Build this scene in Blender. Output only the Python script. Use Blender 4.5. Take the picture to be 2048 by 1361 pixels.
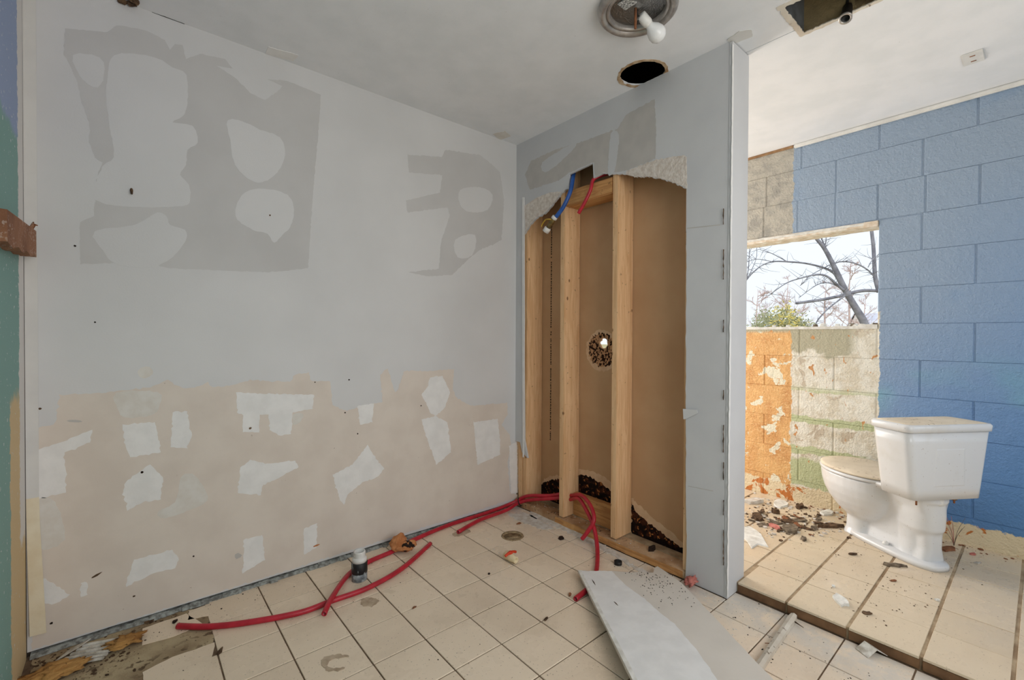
import bpy, bmesh, math, random
from mathutils import Vector, Matrix, noise as mnoise
random.seed(7)
S = bpy.context.scene
COL = S.collection
for o in list(bpy.data.objects): bpy.data.objects.remove(o)

# ---------------------------------------------------------------- camera
PXW, PXH, FPX = 2048, 1361, 900.41
YAW, PIT, ROL = 0.8681, 0.0108, 0.0047
CAM = Vector((-1.9949, -2.3169, 1.155))
F = Vector((math.cos(YAW)*math.cos(PIT), math.sin(YAW)*math.cos(PIT), -math.sin(PIT)))
_R = Vector((math.sin(YAW), -math.cos(YAW), 0)); _U = _R.cross(F)
R = math.cos(ROL)*_R + math.sin(ROL)*_U
U = -math.sin(ROL)*_R + math.cos(ROL)*_U
cd = bpy.data.cameras.new('camera'); cam = bpy.data.objects.new('camera', cd); COL.objects.link(cam)
cd.sensor_width = 36; cd.lens = FPX/PXW*36; cd.clip_start = 0.02; cd.clip_end = 300
cam.matrix_world = Matrix(((R.x, U.x, -F.x, CAM.x), (R.y, U.y, -F.y, CAM.y), (R.z, U.z, -F.z, CAM.z), (0, 0, 0, 1)))
S.camera = cam

# ---------------------------------------------------------------- world and daylight
S.view_settings.view_transform = 'Standard'; S.view_settings.look = 'None'
S.view_settings.gamma = 1; S.view_settings.use_curve_mapping = False
S.view_settings.exposure = 0.0
W = bpy.data.worlds.new('sky'); S.world = W; W.use_nodes = True
bg = W.node_tree.nodes['Background']; bg.inputs[0].default_value = (0.86, 0.93, 1.0, 1); bg.inputs[1].default_value = 1.12

def area(name, loc, direction, sx, sy, power, color):
    d = bpy.data.lights.new(name, 'AREA'); d.shape = 'RECTANGLE'; d.size = sx; d.size_y = sy
    d.energy = power; d.color = color
    o = bpy.data.objects.new(name, d); COL.objects.link(o); o.location = loc
    o.rotation_euler = Vector(direction).to_track_quat('-Z', 'Z').to_euler()
    return o
area('daylight_big_window', (-1.15, -3.36, 1.45), (0, 1, 0), 1.5, 1.3, 27, (1.0, 0.985, 0.965))
area('daylight_bathroom_window', (0.85, -3.36, 1.45), (-0.15, 1, 0), 0.8, 1.2, 3.5, (0.86, 0.93, 1.0))
area('daylight_hidden_doorway', (0.80, 0.84, 1.15), (0, -1, -0.05), 1.0, 1.9, 52, (1.0, 0.955, 0.89))
sd = bpy.data.lights.new('sun', 'SUN'); sd.energy = 1.6; sd.angle = 0.02; sd.color = (1, .95, .86)
so = bpy.data.objects.new('sun', sd); COL.objects.link(so)
so.rotation_euler = Vector((0.75, 0.35, -0.6)).to_track_quat('-Z', 'Z').to_euler()

# ---------------------------------------------------------------- measures
H = 2.44; ZR = 0.0464; XS = 0.0874; XB = 1.409; XL = -2.281; YR = -3.4; YE = 0.9
PT = 0.0127; TB0 = 0.1527; TB1 = 0.1654; YP = -1.42
TP, TOX, TOY = 0.2047, -0.5314, -0.6106
def ray(px, py): return F + R*((px-PXW/2)/FPX) - U*((py-PXH/2)/FPX)
def on(ax, v, px, py):                     # where the sight line meets the plane axis = v
    d = ray(px, py); return CAM + d*((v-CAM[ax])/d[ax])
def at(px, py, dep): return CAM + ray(px, py)*dep

# ---------------------------------------------------------------- mesh helpers
def link(o, parent=None):
    COL.objects.link(o)
    if parent is not None: o.parent = parent
    return o
def mesh_obj(name, verts, faces, mat=None, parent=None, smooth=False, mats=None, fm=None):
    me = bpy.data.meshes.new(name); me.from_pydata([tuple(v) for v in verts], [], faces); me.validate()
    bm = bmesh.new(); bm.from_mesh(me); bmesh.ops.recalc_face_normals(bm, faces=bm.faces); bm.to_mesh(me); bm.free()
    if mat: me.materials.append(mat)
    if smooth:
        for p in me.polygons: p.use_smooth = True
    return link(bpy.data.objects.new(name, me), parent)
def tag(o, label, cat, group=None, kind=None):
    o['label'] = label; o['category'] = cat
    if group: o['group'] = group
    if kind: o['kind'] = kind
    return o
def struct(o, label, cat): return tag(o, label, cat, kind='structure')
def empty(name, loc=(0, 0, 0), rz=0):
    o = bpy.data.objects.new(name, None); link(o); o.location = loc; o.rotation_euler = (0, 0, rz); o.empty_display_size = .05; return o
def box_geo(x0, x1, y0, y1, z0, z1):
    v = [(x, y, z) for x in (x0, x1) for y in (y0, y1) for z in (z0, z1)]
    f = [(0, 1, 3, 2), (4, 6, 7, 5), (0, 4, 5, 1), (2, 3, 7, 6), (0, 2, 6, 4), (1, 5, 7, 3)]
    return v, f
def box(name, x0, x1, y0, y1, z0, z1, mat, parent=None, bevel=0):
    v, f = box_geo(x0, x1, y0, y1, z0, z1); o = mesh_obj(name, v, f, mat, parent)
    if bevel:
        bm = bmesh.new(); bm.from_mesh(o.data); bmesh.ops.bevel(bm, geom=bm.edges[:], offset=bevel, segments=2, affect='EDGES'); bm.to_mesh(o.data); bm.free()
    return o
class MB:
    def __init__(s): s.v = []; s.f = []
    def add(s, v, f):
        n = len(s.v); s.v += [tuple(p) for p in v]; s.f += [tuple(i+n for i in q) for q in f]; return s
    def build(s, name, mat, parent=None, smooth=False): return mesh_obj(name, s.v, s.f, mat, parent, smooth)
def catmull(pts, n=8):
    P = [Vector(p) for p in pts]; out = []
    for i in range(len(P)-1):
        a = P[max(i-1, 0)]; b = P[i]; c = P[i+1]; d = P[min(i+2, len(P)-1)]
        for k in range(n):
            t = k/n
            out.append(.5*((2*b)+(c-a)*t+(2*a-5*b+4*c-d)*t*t+(3*b-a-3*c+d)*t**3))
    out.append(P[-1]); return out
def tube_geo(pts, rad, n=10, cap=True, hollow=0):
    P = [Vector(p) for p in pts]; k = len(P)
    rr = rad if isinstance(rad, (list, tuple)) else [rad]*k
    if len(rr) != k: rr = [rr[0]+(rr[-1]-rr[0])*i/(k-1) for i in range(k)]
    v = []; f = []; t0 = (P[1]-P[0]).normalized(); up = Vector((0, 0, 1)) if abs(t0.z) < .9 else Vector((1, 0, 0))
    nx = t0.cross(up).normalized()
    for i in range(k):
        t = (P[min(i+1, k-1)]-P[max(i-1, 0)]).normalized()
        nx = (nx-t*nx.dot(t)).normalized(); ny = t.cross(nx)
        for j in range(n):
            a = 2*math.pi*j/n; v.append(P[i]+(nx*math.cos(a)+ny*math.sin(a))*rr[i])
    for i in range(k-1):
        for j in range(n): f.append((i*n+j, i*n+(j+1) % n, (i+1)*n+(j+1) % n, (i+1)*n+j))
    if hollow:
        for e, s in ((0, 1), (k-1, -1)):
            t = (P[min(1, k-1)]-P[0]).normalized() if e == 0 else (P[k-2]-P[k-1]).normalized()
            c = P[e]; b0 = len(v)
            for j in range(n): v.append(c+(v[e*n+j]-c)*hollow)
            for j in range(n): v.append(c+t*rr[e]*1.5+(v[e*n+j]-c)*hollow)
            for j in range(n):
                j2 = (j+1) % n
                f.append((e*n+j, e*n+j2, b0+j2, b0+j)); f.append((b0+j, b0+j2, b0+n+j2, b0+n+j))
            f.append(tuple(range(b0+n, b0+2*n)))
    elif cap: f.append(tuple(range(n))); f.append(tuple(range((k-1)*n, k*n)))
    return v, f
def tube(name, pts, rad, mat, parent=None, n=10, hollow=0):
    v, f = tube_geo(pts, rad, n, True, hollow); return mesh_obj(name, v, f, mat, parent, True)
def lathe_geo(prof, n=24, mtx=None):
    v = []; f = []; k = len(prof)
    for r, z in prof:
        for j in range(n):
            a = 2*math.pi*j/n; v.append(Vector((r*math.cos(a), r*math.sin(a), z)))
    for i in range(k-1):
        for j in range(n): f.append((i*n+j, i*n+(j+1) % n, (i+1)*n+(j+1) % n, (i+1)*n+j))
    if prof[0][0] > 1e-5: f.append(tuple(range(n)))
    if prof[-1][0] > 1e-5: f.append(tuple(range((k-1)*n, k*n)))
    if mtx is not None: v = [mtx @ p for p in v]
    return v, f
def lathe(name, prof, mat, parent=None, n=24, mtx=None, open_end=False):
    v, f = lathe_geo(prof, n, mtx)
    if open_end: f = [q for q in f if len(q) == 4]
    return mesh_obj(name, v, f, mat, parent, True)
def loft_geo(rings, cap=True):
    n = len(rings[0]); v = [p for r in rings for p in r]; f = []
    for i in range(len(rings)-1):
        for j in range(n): f.append((i*n+j, i*n+(j+1) % n, (i+1)*n+(j+1) % n, (i+1)*n+j))
    if cap: f.append(tuple(range(n))); f.append(tuple(range((len(rings)-1)*n, len(rings)*n)))
    return v, f
def sring(cx, cy, z, hx, hy, p=2.5, n=32, egg=0):
    out = []
    for j in range(n):
        a = 2*math.pi*j/n; c, s = math.cos(a), math.sin(a)
        x = hx*math.copysign(abs(c)**(2/p), c); y = hy*math.copysign(abs(s)**(2/p), s)
        if egg: x *= 1-egg*(y/hy)
        out.append((cx+x, cy+y, z))
    return out
def plate_geo(loops, mp, off):
    """loops: 2D outlines (first outer, rest holes); mp maps 2D to 3D; off = thickness vector"""
    bm = bmesh.new(); es = []; ln = []
    for lp in loops:
        vs = [bm.verts.new((p[0], p[1], 0)) for p in lp]; ln.append(vs)
        es += [bm.edges.new((vs[i], vs[(i+1) % len(vs)])) for i in range(len(vs))]
    bmesh.ops.triangle_fill(bm, use_beauty=True, use_dissolve=False, edges=es)
    bm.verts.index_update(); n = len(bm.verts)
    v2 = [(v.co.x, v.co.y) for v in bm.verts]; fs = [tuple(v.index for v in f.verts) for f in bm.faces]
    lid = [[v.index for v in l] for l in ln]; bm.free()
    o = Vector(off); v = [Vector(mp(*p)) for p in v2]; v += [p+o for p in v]
    f = fs+[tuple(i+n for i in q) for q in fs]
    for l in lid:
        for i in range(len(l)): a, b = l[i], l[(i+1) % len(l)]; f.append((a, b, b+n, a+n))
    return v, f
def plate(name, loops, mp, off, mat, parent=None):
    v, f = plate_geo(loops, mp, off); return mesh_obj(name, v, f, mat, parent)
def rag(poly, step=.012, amp=.0025, closed=True):
    out = []; n = len(poly)
    for i in range(n if closed else n-1):
        a = Vector(poly[i]); b = Vector(poly[(i+1) % n]); d = b-a; L = d.length; k = max(1, int(L/step))
        nr = Vector((-d.y, d.x)).normalized() if L > 0 else Vector((0, 0))
        for j in range(k):
            out.append(tuple(a+d*(j/k)+nr*random.gauss(0, amp)))
    if not closed: out.append(tuple(poly[-1]))
    return out
def smooth_closed(poly, n=3):
    P = [Vector(p) for p in poly]; k = len(P); out = []
    for i in range(k):
        a, b, c, d = P[i-1], P[i], P[(i+1) % k], P[(i+2) % k]
        for j in range(n):
            t = j/n; q = .5*((2*b)+(c-a)*t+(2*a-5*b+4*c-d)*t*t+(3*b-a-3*c+d)*t**3); out.append((q.x, q.y))
    return out
def circ(cx, cy, r, n=28, jit=0): return [(cx+(r+random.uniform(-jit, jit))*math.cos(2*math.pi*i/n), cy+(r+random.uniform(-jit, jit))*math.sin(2*math.pi*i/n)) for i in range(n)]

# ---------------------------------------------------------------- material helpers
def lin(c):
    return tuple((x/255/12.92 if x/255 <= .04045 else ((x/255+.055)/1.055)**2.4) for x in c)+(1,)
class G:
    def __init__(s, name):
        s.m = bpy.data.materials.new(name); s.m.use_nodes = True; s.t = s.m.node_tree
        s.b = s.t.nodes['Principled BSDF']
        s.pos = s.t.nodes.new('ShaderNodeNewGeometry').outputs['Position']
        s.obj = s.t.nodes.new('ShaderNodeTexCoord').outputs['Object']
    def inp(s, sock, v):
        if isinstance(v, bpy.types.NodeSocket): s.t.links.new(v, sock)
        else: sock.default_value = v
    def math(s, op, a, b=0, c=0):
        n = s.t.nodes.new('ShaderNodeMath'); n.operation = op
        for i, x in enumerate((a, b, c)): s.inp(n.inputs[i], x)
        return n.outputs[0]
    def noise(s, scale, detail=3, rough=.55, vec=None, dist=0, stretch=None):
        n = s.t.nodes.new('ShaderNodeTexNoise'); n.inputs['Scale'].default_value = scale; n.inputs['Detail'].default_value = detail
        n.inputs['Roughness'].default_value = rough; n.inputs['Distortion'].default_value = dist
        v = vec if vec is not None else s.pos
        if stretch:
            mp = s.t.nodes.new('ShaderNodeMapping'); mp.inputs['Scale'].default_value = stretch; s.t.links.new(v, mp.inputs[0]); v = mp.outputs[0]
        s.t.links.new(v, n.inputs['Vector']); return n.outputs['Fac']
    def ss(s, x, a, b):
        n = s.t.nodes.new('ShaderNodeMapRange'); n.interpolation_type = 'SMOOTHSTEP'
        s.inp(n.inputs[0], x); n.inputs[1].default_value = a; n.inputs[2].default_value = b; return n.outputs[0]
    def mix(s, f, a, b):
        n = s.t.nodes.new('ShaderNodeMix'); n.data_type = 'RGBA'; s.inp(n.inputs[0], f)
        s.inp(n.inputs[6], a if isinstance(a, bpy.types.NodeSocket) else lin(a)); s.inp(n.inputs[7], b if isinstance(b, bpy.types.NodeSocket) else lin(b)); return n.outputs[2]
    def rnd(s): return s.t.nodes.new('ShaderNodeObjectInfo').outputs['Random']
    def xyz(s, v=None):
        n = s.t.nodes.new('ShaderNodeSeparateXYZ'); s.t.links.new(v if v is not None else s.pos, n.inputs[0]); return n.outputs
    def bump(s, h, st=.3, dist=.01):
        n = s.t.nodes.new('ShaderNodeBump'); n.inputs['Strength'].default_value = st; n.inputs['Distance'].default_value = dist
        s.t.links.new(h, n.inputs['Height']); s.t.links.new(n.outputs[0], s.b.inputs['Normal'])
    def done(s, col, rough=.8, metal=0, spec=None):
        s.inp(s.b.inputs['Base Color'], col if isinstance(col, bpy.types.NodeSocket) else lin(col))
        s.inp(s.b.inputs['Roughness'], rough); s.b.inputs['Metallic'].default_value = metal
        if spec is not None: s.b.inputs['Specular IOR Level'].default_value = spec
        return s.m
def plain(name, c1, c2=None, scale=8, rough=.8, bump=0, bscale=120, metal=0, spec=.3, objc=False, detail=4):
    g = G(name); v = g.obj if objc else g.pos
    c2 = c2 or tuple(x*.88 for x in c1)
    col = g.mix(g.ss(g.noise(scale, detail, vec=v), .3, .7), c1, c2)
    if bump: g.bump(g.noise(bscale, 3, vec=v), bump, .004)
    return g.done(col, rough, metal, spec)
def speckled(name, base, dark, scale=90, th=.66, base2=None, rough=.85, bump=.1, spec=.3):
    g = G(name); col = g.mix(g.ss(g.noise(6, 4), .3, .7), base, base2 or tuple(x*.9 for x in base))
    sp = g.math('MULTIPLY', g.ss(g.noise(scale, 2), th, th+.06), g.ss(g.noise(5, 3), .4, .65))
    col = g.mix(g.math('MULTIPLY', sp, .8), col, dark); g.bump(g.noise(150, 2), bump, .003)
    return g.done(col, rough, 0, spec)
def pine(name, a, b, axis, knots=True):
    g = G(name); st = [9, 9, 9]; st[axis] = .7
    col = g.mix(g.ss(g.noise(4.5, 5, .65, dist=1.2, stretch=tuple(st)), .35, .65), a, b)
    sk = [1.6, 1.6, 1.6]; sk[axis] = 1
    v = g.t.nodes.new('ShaderNodeTexVoronoi'); v.inputs['Scale'].default_value = 6.5
    mp = g.t.nodes.new('ShaderNodeMapping'); mp.inputs['Scale'].default_value = tuple(sk); g.t.links.new(g.pos, mp.inputs[0]); g.t.links.new(mp.outputs[0], v.inputs['Vector'])
    if knots: col = g.mix(g.math('MULTIPLY', g.math('SUBTRACT', 1, g.ss(v.outputs['Distance'], .05, .10)), .8), col, (105, 62, 32))
    col = g.mix(g.math('MULTIPLY', g.ss(g.noise(40, 2), .68, .74), .5), col, (95, 66, 45))
    g.bump(g.noise(30, 4, stretch=tuple(st)), .15, .003)
    return g.done(col, .75, 0, .25)

# wall and ceiling paints
M = {}
M['paint_white'] = plain('painted_drywall_white', (218, 217, 217), (209, 208, 208), 1.6, .85, .08, 160)
M['paper_grey'] = plain('bare_drywall_paper_grey', (203, 201, 200), (196, 194, 193), 3, .9, .05, 200)
M['paper_tan'] = speckled('bare_drywall_paper_tan', (224, 213, 202), (130, 105, 85), 70, .72, (216, 204, 193), .9, .05)
M['compound'] = plain('white_joint_compound', (238, 236, 234), (229, 227, 225), 14, .8, .18, 60)
M['compound_faint'] = plain('thin_joint_compound', (224, 220, 214), (215, 208, 199), 18, .85, .12, 60)
M['ceiling'] = speckled('painted_ceiling_white', (236, 237, 240), (150, 146, 140), 120, .74, (228, 230, 233), .85, .08)
M['part_paint'] = plain('partition_paint_white', (208, 208, 209), (200, 200, 202), 2.5, .8, .08, 160)
M['part_paper'] = plain('partition_bare_paper', (196, 191, 186), (186, 182, 178), 9, .9, .1, 100)
M['gypsum'] = plain('broken_gypsum_core', (229, 220, 211), (205, 192, 180), 45, .95, .9, 90)
M['tape'] = plain('yellowed_joint_tape', (234, 224, 200), (224, 210, 182), 12, .9, .1, 100)
M['tape_pale'] = plain('pale_joint_tape', (219, 217, 213), (212, 210, 207), 9, .9, .1, 100)
M['brown_paper'] = plain('brown_drywall_backing_paper', (206, 168, 130), (196, 156, 118), 3, .9, .05, 200)
M['brown_pale'] = plain('bleached_backing_paper', (226, 194, 160), (214, 178, 142), 20, .9, .05, 150)
g = G('black_mould'); c = g.mix(g.ss(g.noise(28, 3), .5, .6), (30, 20, 18), (70, 38, 26)); c = g.mix(g.ss(g.noise(55, 2), .60, .66), c, (176, 112, 62)); g.bump(g.noise(120, 3), .5, .004); M['mould'] = g.done(c, .95, 0, .1)
g = G('mould_speckle_ring'); c = g.mix(g.ss(g.noise(75, 3), .47, .53), (45, 28, 22), (196, 150, 112)); M['mould_ring'] = g.done(c, .95, 0, .1)
M['pine_v'] = pine('pine_stud_wood', (236, 196, 152), (219, 174, 128), 2)
M['pine_y'] = pine('pine_plate_wood', (216, 164, 106), (186, 132, 82), 1)
M['pine_pale'] = plain('pale_weathered_wood', (240, 234, 224), (216, 196, 172), 26, .8, .2, 60)
M['pine_dirty'] = speckled('dusty_sole_plate_wood', (204, 172, 138), (60, 45, 36), 60, .6, (160, 118, 80), .9, .3)
M['old_wood'] = speckled('weathered_brown_wood', (158, 112, 84), (225, 214, 204), 110, .58, (120, 80, 58), .85, .6)
M['dark'] = plain('painted_void_shade', (26, 22, 20), (18, 15, 14))  # near-black colour standing in for shade in the ceiling void and seam
M['mortar'] = plain('grey_green_mortar', (168, 172, 168), (110, 108, 104), 60, .95, .8, 70)
M['gap_shade'] = plain('painted_gap_shade', (70, 60, 54), (44, 38, 35), 30, .95, .4, 60)  # shade of the gap below the drywall put into the colour
# tiles
def tile_mat(name, a, b, dust, dustc=(206, 200, 192)):
    g = G(name); col = g.mix(g.rnd(), a, b)
    col = g.mix(g.math('MULTIPLY', g.ss(g.noise(3.2, 5, .6), .45, .75), .30), col, (188, 166, 142))
    col = g.mix(g.math('MULTIPLY', g.ss(g.noise(130, 2), .66, .72), .6), col, (120, 96, 76))
    if dust:
        x, y, z = g.xyz()
        d = g.math('MULTIPLY', g.ss(g.math('ADD', x, g.math('MULTIPLY', g.noise(2.5, 3), .5)), -.05, .28), dust)
        d = g.math('MULTIPLY', d, g.ss(g.noise(9, 5, .7), .3, .6)); col = g.mix(d, col, dustc)
    g.bump(g.noise(60, 4), .08, .002); return g.done(col, g.ss(g.noise(7, 3), .1, 1.1), 0, .35)
M['tile'] = tile_mat('beige_floor_tile', (243, 224, 200), (235, 215, 191), .85)
M['tile_up'] = tile_mat('cream_raised_tile', (220, 202, 176), (212, 194, 168), 0)
M['riser'] = plain('brown_riser_tile', (138, 104, 74), (98, 70, 48), 9, .6, .3, 60)
M['grout'] = plain('dirty_grout', (128, 106, 86), (92, 74, 60), 18, .95, .5, 90)
M['grout_up'] = plain('pale_dirty_grout', (192, 170, 140), (142, 118, 92), 10, .95, .5, 90)
M['slab'] = speckled('stained_slab_adhesive', (190, 172, 140), (70, 48, 32), 30, .55, (140, 118, 92), .95, .7)
M['dustpile'] = plain('white_plaster_dust', (222, 218, 212), (196, 186, 174), 30, .95, .6, 80)
# plastics, metal, porcelain
M['pex_red'] = plain('red_plastic_pipe', (196, 40, 58), (170, 30, 46), 20, .4, 0, spec=.5)
M['pex_blue'] = plain('blue_plastic_pipe', (44, 96, 176), (34, 80, 152), 20, .4, spec=.5)
M['brass'] = plain('dull_brass', (150, 128, 84), (110, 96, 66), 60, .4, metal=.8)
M['yellow'] = plain('yellow_lever_coating', (214, 178, 70), (190, 150, 50), 40, .5)
M['white_plastic'] = plain('white_plastic', (236, 234, 230), (222, 220, 216), 15, .45, spec=.5)
M['cream_plastic'] = plain('cream_plastic', (242, 226, 190), (226, 206, 166), 25, .5, spec=.4)
M['orange_red'] = plain('orange_red_plastic', (222, 70, 36), (196, 56, 30), 25, .5, spec=.4)
M['black_plastic'] = plain('black_plastic', (34, 32, 32), (22, 20, 20), 30, .5, spec=.4)
g = G('black_primer_stain'); c = g.mix(g.ss(g.noise(45, 3, stretch=(1, 1, .4)), .55, .62), (26, 26, 28), (150, 158, 162)); M['primer'] = g.done(c, .5)
M['grey_plastic'] = plain('smeared_grey_plastic', (186, 192, 194), (92, 98, 104), 40, .5)
g = G('white_porcelain'); c = g.mix(g.ss(g.noise(5, 4), .55, .75), (220, 220, 221), (210, 208, 204)); c = g.mix(g.math('MULTIPLY', g.ss(g.noise(110, 2), .70, .75), .6), c, (150, 120, 95)); M['porcelain'] = g.done(c, .18, 0, .5)
M['porcelain_dusty'] = speckled('dusty_porcelain', (232, 218, 196), (120, 92, 68), 70, .62, (214, 198, 174), .7, .1)
M['nickel'] = plain('brushed_nickel', (190, 184, 178), (160, 154, 150), 30, .38, metal=.6)
g = G('crinkled_foil'); g.bump(g.noise(60, 5, .7, dist=2), 1, .02); M['foil'] = g.done(g.mix(g.noise(50, 3), (238, 236, 234), (170, 168, 166)), .3, .6)
M['bulb'] = plain('frosted_bulb_glass', (240, 240, 240), (234, 234, 234), 5, .25, spec=.5)
M['rim_card'] = plain('torn_brown_card', (204, 182, 152), (160, 126, 92), 30, .9, .4, 80)
M['trim_brown'] = plain('bare_brown_trim', (176, 142, 106), (140, 106, 74), 14, .85, .2, 60)
M['rust_metal'] = speckled('rusty_dark_housing', (140, 122, 88), (70, 54, 38), 40, .5, (112, 98, 74), .7, .5)
M['galv'] = plain('grey_sheet_metal', (128, 134, 140), (92, 94, 96), 12, .5, metal=.6)
M['label_paper'] = plain('printed_sticker', (220, 220, 218), (70, 70, 70), 160, .7)
M['black_print'] = plain('black_print', (30, 22, 18), (48, 34, 26), 60, .9)
M['board_paper'] = plain('cream_board_paper', (222, 214, 204), (214, 206, 196), 5, .9, .1, 60)
# debris
M['foam_orange'] = plain('orange_tan_insulation', (214, 146, 96), (176, 110, 66), 30, .95, .9, 90)
M['foam_gold'] = speckled('golden_brown_insulation', (204, 158, 96), (70, 46, 28), 30, .58, (160, 114, 64), .95, .9)
M['drain'] = plain('corroded_drain_brass', (186, 162, 126), (116, 94, 68), 40, .8, .4, 80)
M['foam_pink'] = plain('pink_insulation', (214, 140, 128), (190, 110, 100), 30, .95, .9, 90)
M['bark'] = plain('dark_brown_flake', (112, 88, 66), (62, 46, 34), 40, .95, .7, 80)
M['bark_grey'] = plain('grey_brown_flake', (136, 122, 104), (84, 72, 60), 40, .95, .7, 80)
M['rust'] = plain('rust_flake', (156, 104, 72), (110, 70, 48), 40, .95, .5, 80)
M['leafdark'] = plain('dry_black_leaf', (58, 40, 30), (34, 24, 20), 50, .95, .5, 80)
M['plaster'] = plain('white_plaster_chip', (236, 234, 228), (208, 204, 196), 30, .9, .5, 70)
M['metal_chip'] = plain('dirty_white_flashing', (226, 222, 214), (170, 160, 146), 30, .6, .2, 70)
M['pipe_white'] = speckled('dirty_white_trim', (224, 218, 206), (110, 90, 70), 50, .6, (196, 184, 168), .8, .2)
# outdoors
M['tree_bark'] = plain('grey_tree_bark', (150, 151, 162), (114, 115, 127), 6, .95, .4, 20)
M['twig_pink'] = plain('reddish_grey_twigs', (206, 186, 182), (190, 170, 170), 2, .95)
M['leaf_green'] = plain('dull_green_leaves', (176, 178, 140), (120, 126, 96), 6, .9)
M['leaf_yellow'] = plain('yellow_green_leaves', (222, 206, 120), (180, 166, 96), 8, .9)
M['grass'] = plain('dry_winter_grass', (196, 180, 140), (150, 142, 96), 1.2, .95)
M['siding'] = plain('white_siding', (238, 238, 240), (226, 228, 232), 2, .8)
M['roofing'] = plain('pale_grey_roof', (206, 210, 224), (186, 190, 206), 2, .9)
M['glass'] = plain('dark_window_glass', (70, 80, 92), (56, 64, 76), 2, .1)

# concrete block wall: paint layers by place on the wall
def block_mat(name, depth=0):
    g = G(name); x, y, z = g.xyz()
    n1 = g.noise(9, 5, .7); n2 = g.noise(16, 5, .75); nb = g.noise(1.4, 3)
    dy = g.math('ADD', y, g.math('MULTIPLY', g.math('SUBTRACT', n1, .5), .06)); dz = g.math('ADD', z, g.math('MULTIPLY', g.math('SUBTRACT', n2, .5), .10))
    # blue paint: greyer above, deeper lower down, turquoise overspray
    low = g.ss(g.math('ADD', g.math('MULTIPLY', z, -1), g.math('ADD', g.math('MULTIPLY', y, -.9), g.math('MULTIPLY', g.math('SUBTRACT', nb, .5), .7))), -.3, 1.9)
    blue = g.mix(low, (152, 169, 190), (92, 137, 190))
    blue = g.mix(g.math('MULTIPLY', g.ss(g.noise(3.1, 4, .6), .56, .72), .40), blue, (120, 152, 190))
    tq = g.math('MULTIPLY', g.ss(g.noise(2.6, 2, .5, dist=.4), .48, .68), g.math('SUBTRACT', 1, g.ss(z, .75, 1.15)))
    blue = g.mix(g.math('MULTIPLY', tq, .75), blue, (122, 182, 190))
    # cream plaster patch over green and grey layers
    cream = g.mix(g.ss(g.noise(11, 5, .7), .42, .62), (234, 229, 216), (216, 206, 186))
    cream = g.mix(g.ss(g.noise(6.5, 4, .6, dist=.6), .60, .64), cream, (200, 186, 166))
    zj = g.math('ABSOLUTE', g.math('SUBTRACT', g.math('FRACT', g.math('DIVIDE', g.math('SUBTRACT', g.math('ADD', z, g.math('MULTIPLY', g.math('SUBTRACT', n1, .5), .08)), .192), .2079)), .5))
    gm = g.math('MULTIPLY', g.ss(zj, .36, .40), g.ss(g.noise(3.3, 3), .40, .46)); gm = g.math('MULTIPLY', gm, g.math('SUBTRACT', 1, g.ss(z, .78, .84)))
    gm = g.math('MAXIMUM', gm, g.math('MULTIPLY', g.math('MULTIPLY', g.ss(dz, .18, .20), g.math('SUBTRACT', 1, g.ss(dz, .33, .36))), g.ss(g.noise(4.2, 3), .38, .44)))
    cream = g.mix(gm, cream, (194, 200, 158))
    topg = g.math('MULTIPLY', g.ss(g.math('ADD', dz, g.math('MULTIPLY', g.noise(4, 3), .2)), 1.13, 1.16), g.math('SUBTRACT', 1, g.ss(g.math('MULTIPLY', y, -1), 1.52, 1.6)))
    cream = g.mix(topg, cream, (182, 176, 152))
    spots = g.math('MULTIPLY', g.ss(g.noise(22, 3, dist=.5, stretch=(1, 1, .6)), .66, .68), 1)
    cream = g.mix(spots, cream, (206, 150, 98))
    # orange zone with cream peeling
    org = g.mix(g.ss(g.noise(7, 5, .7), .35, .7), (232, 182, 120), (208, 150, 92))
    org = g.mix(g.ss(g.noise(60, 4, .6, stretch=(1, 1, 3)), .5, .75), org, (240, 204, 148))
    peel = g.math('MULTIPLY', g.ss(g.noise(8.5, 4, .6, dist=.3), .575, .59), 1)
    org = g.mix(peel, org, (236, 228, 204))
    beige = g.mix(g.ss(g.noise(12, 6, .7), .4, .65), (188, 182, 170), (160, 156, 148))
    zone_org = g.ss(dy, -1.222, -1.216); zone_crm = g.ss(dy, -1.690, -1.684)
    lowm = g.math('SUBTRACT', 1, g.ss(z, 1.30, 1.31)); base_strip = g.math('SUBTRACT', 1, g.ss(dz, .150, .158))
    col = g.mix(g.math('MULTIPLY', zone_crm, lowm), blue, cream)
    col = g.mix(g.math('MULTIPLY', zone_org, g.math('SUBTRACT', 1, g.ss(z, 1.17, 1.2))), col, org)
    col = g.mix(g.math('MULTIPLY', zone_org, g.ss(z, 1.5, 1.51)), col, beige)
    strip = g.mix(g.ss(g.noise(13, 4, .6, dist=.5), .56, .6), (232, 214, 180), (200, 122, 58))
    col = g.mix(base_strip, col, strip)
    h = g.math('ADD', g.math('MULTIPLY', g.noise(85, 4, .6), .6), g.math('MULTIPLY', n2, 1.3)); g.bump(h, .9, .010)
    return g.done(col, .55, 0, .35)
M['block'] = block_mat('painted_concrete_block')
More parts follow.
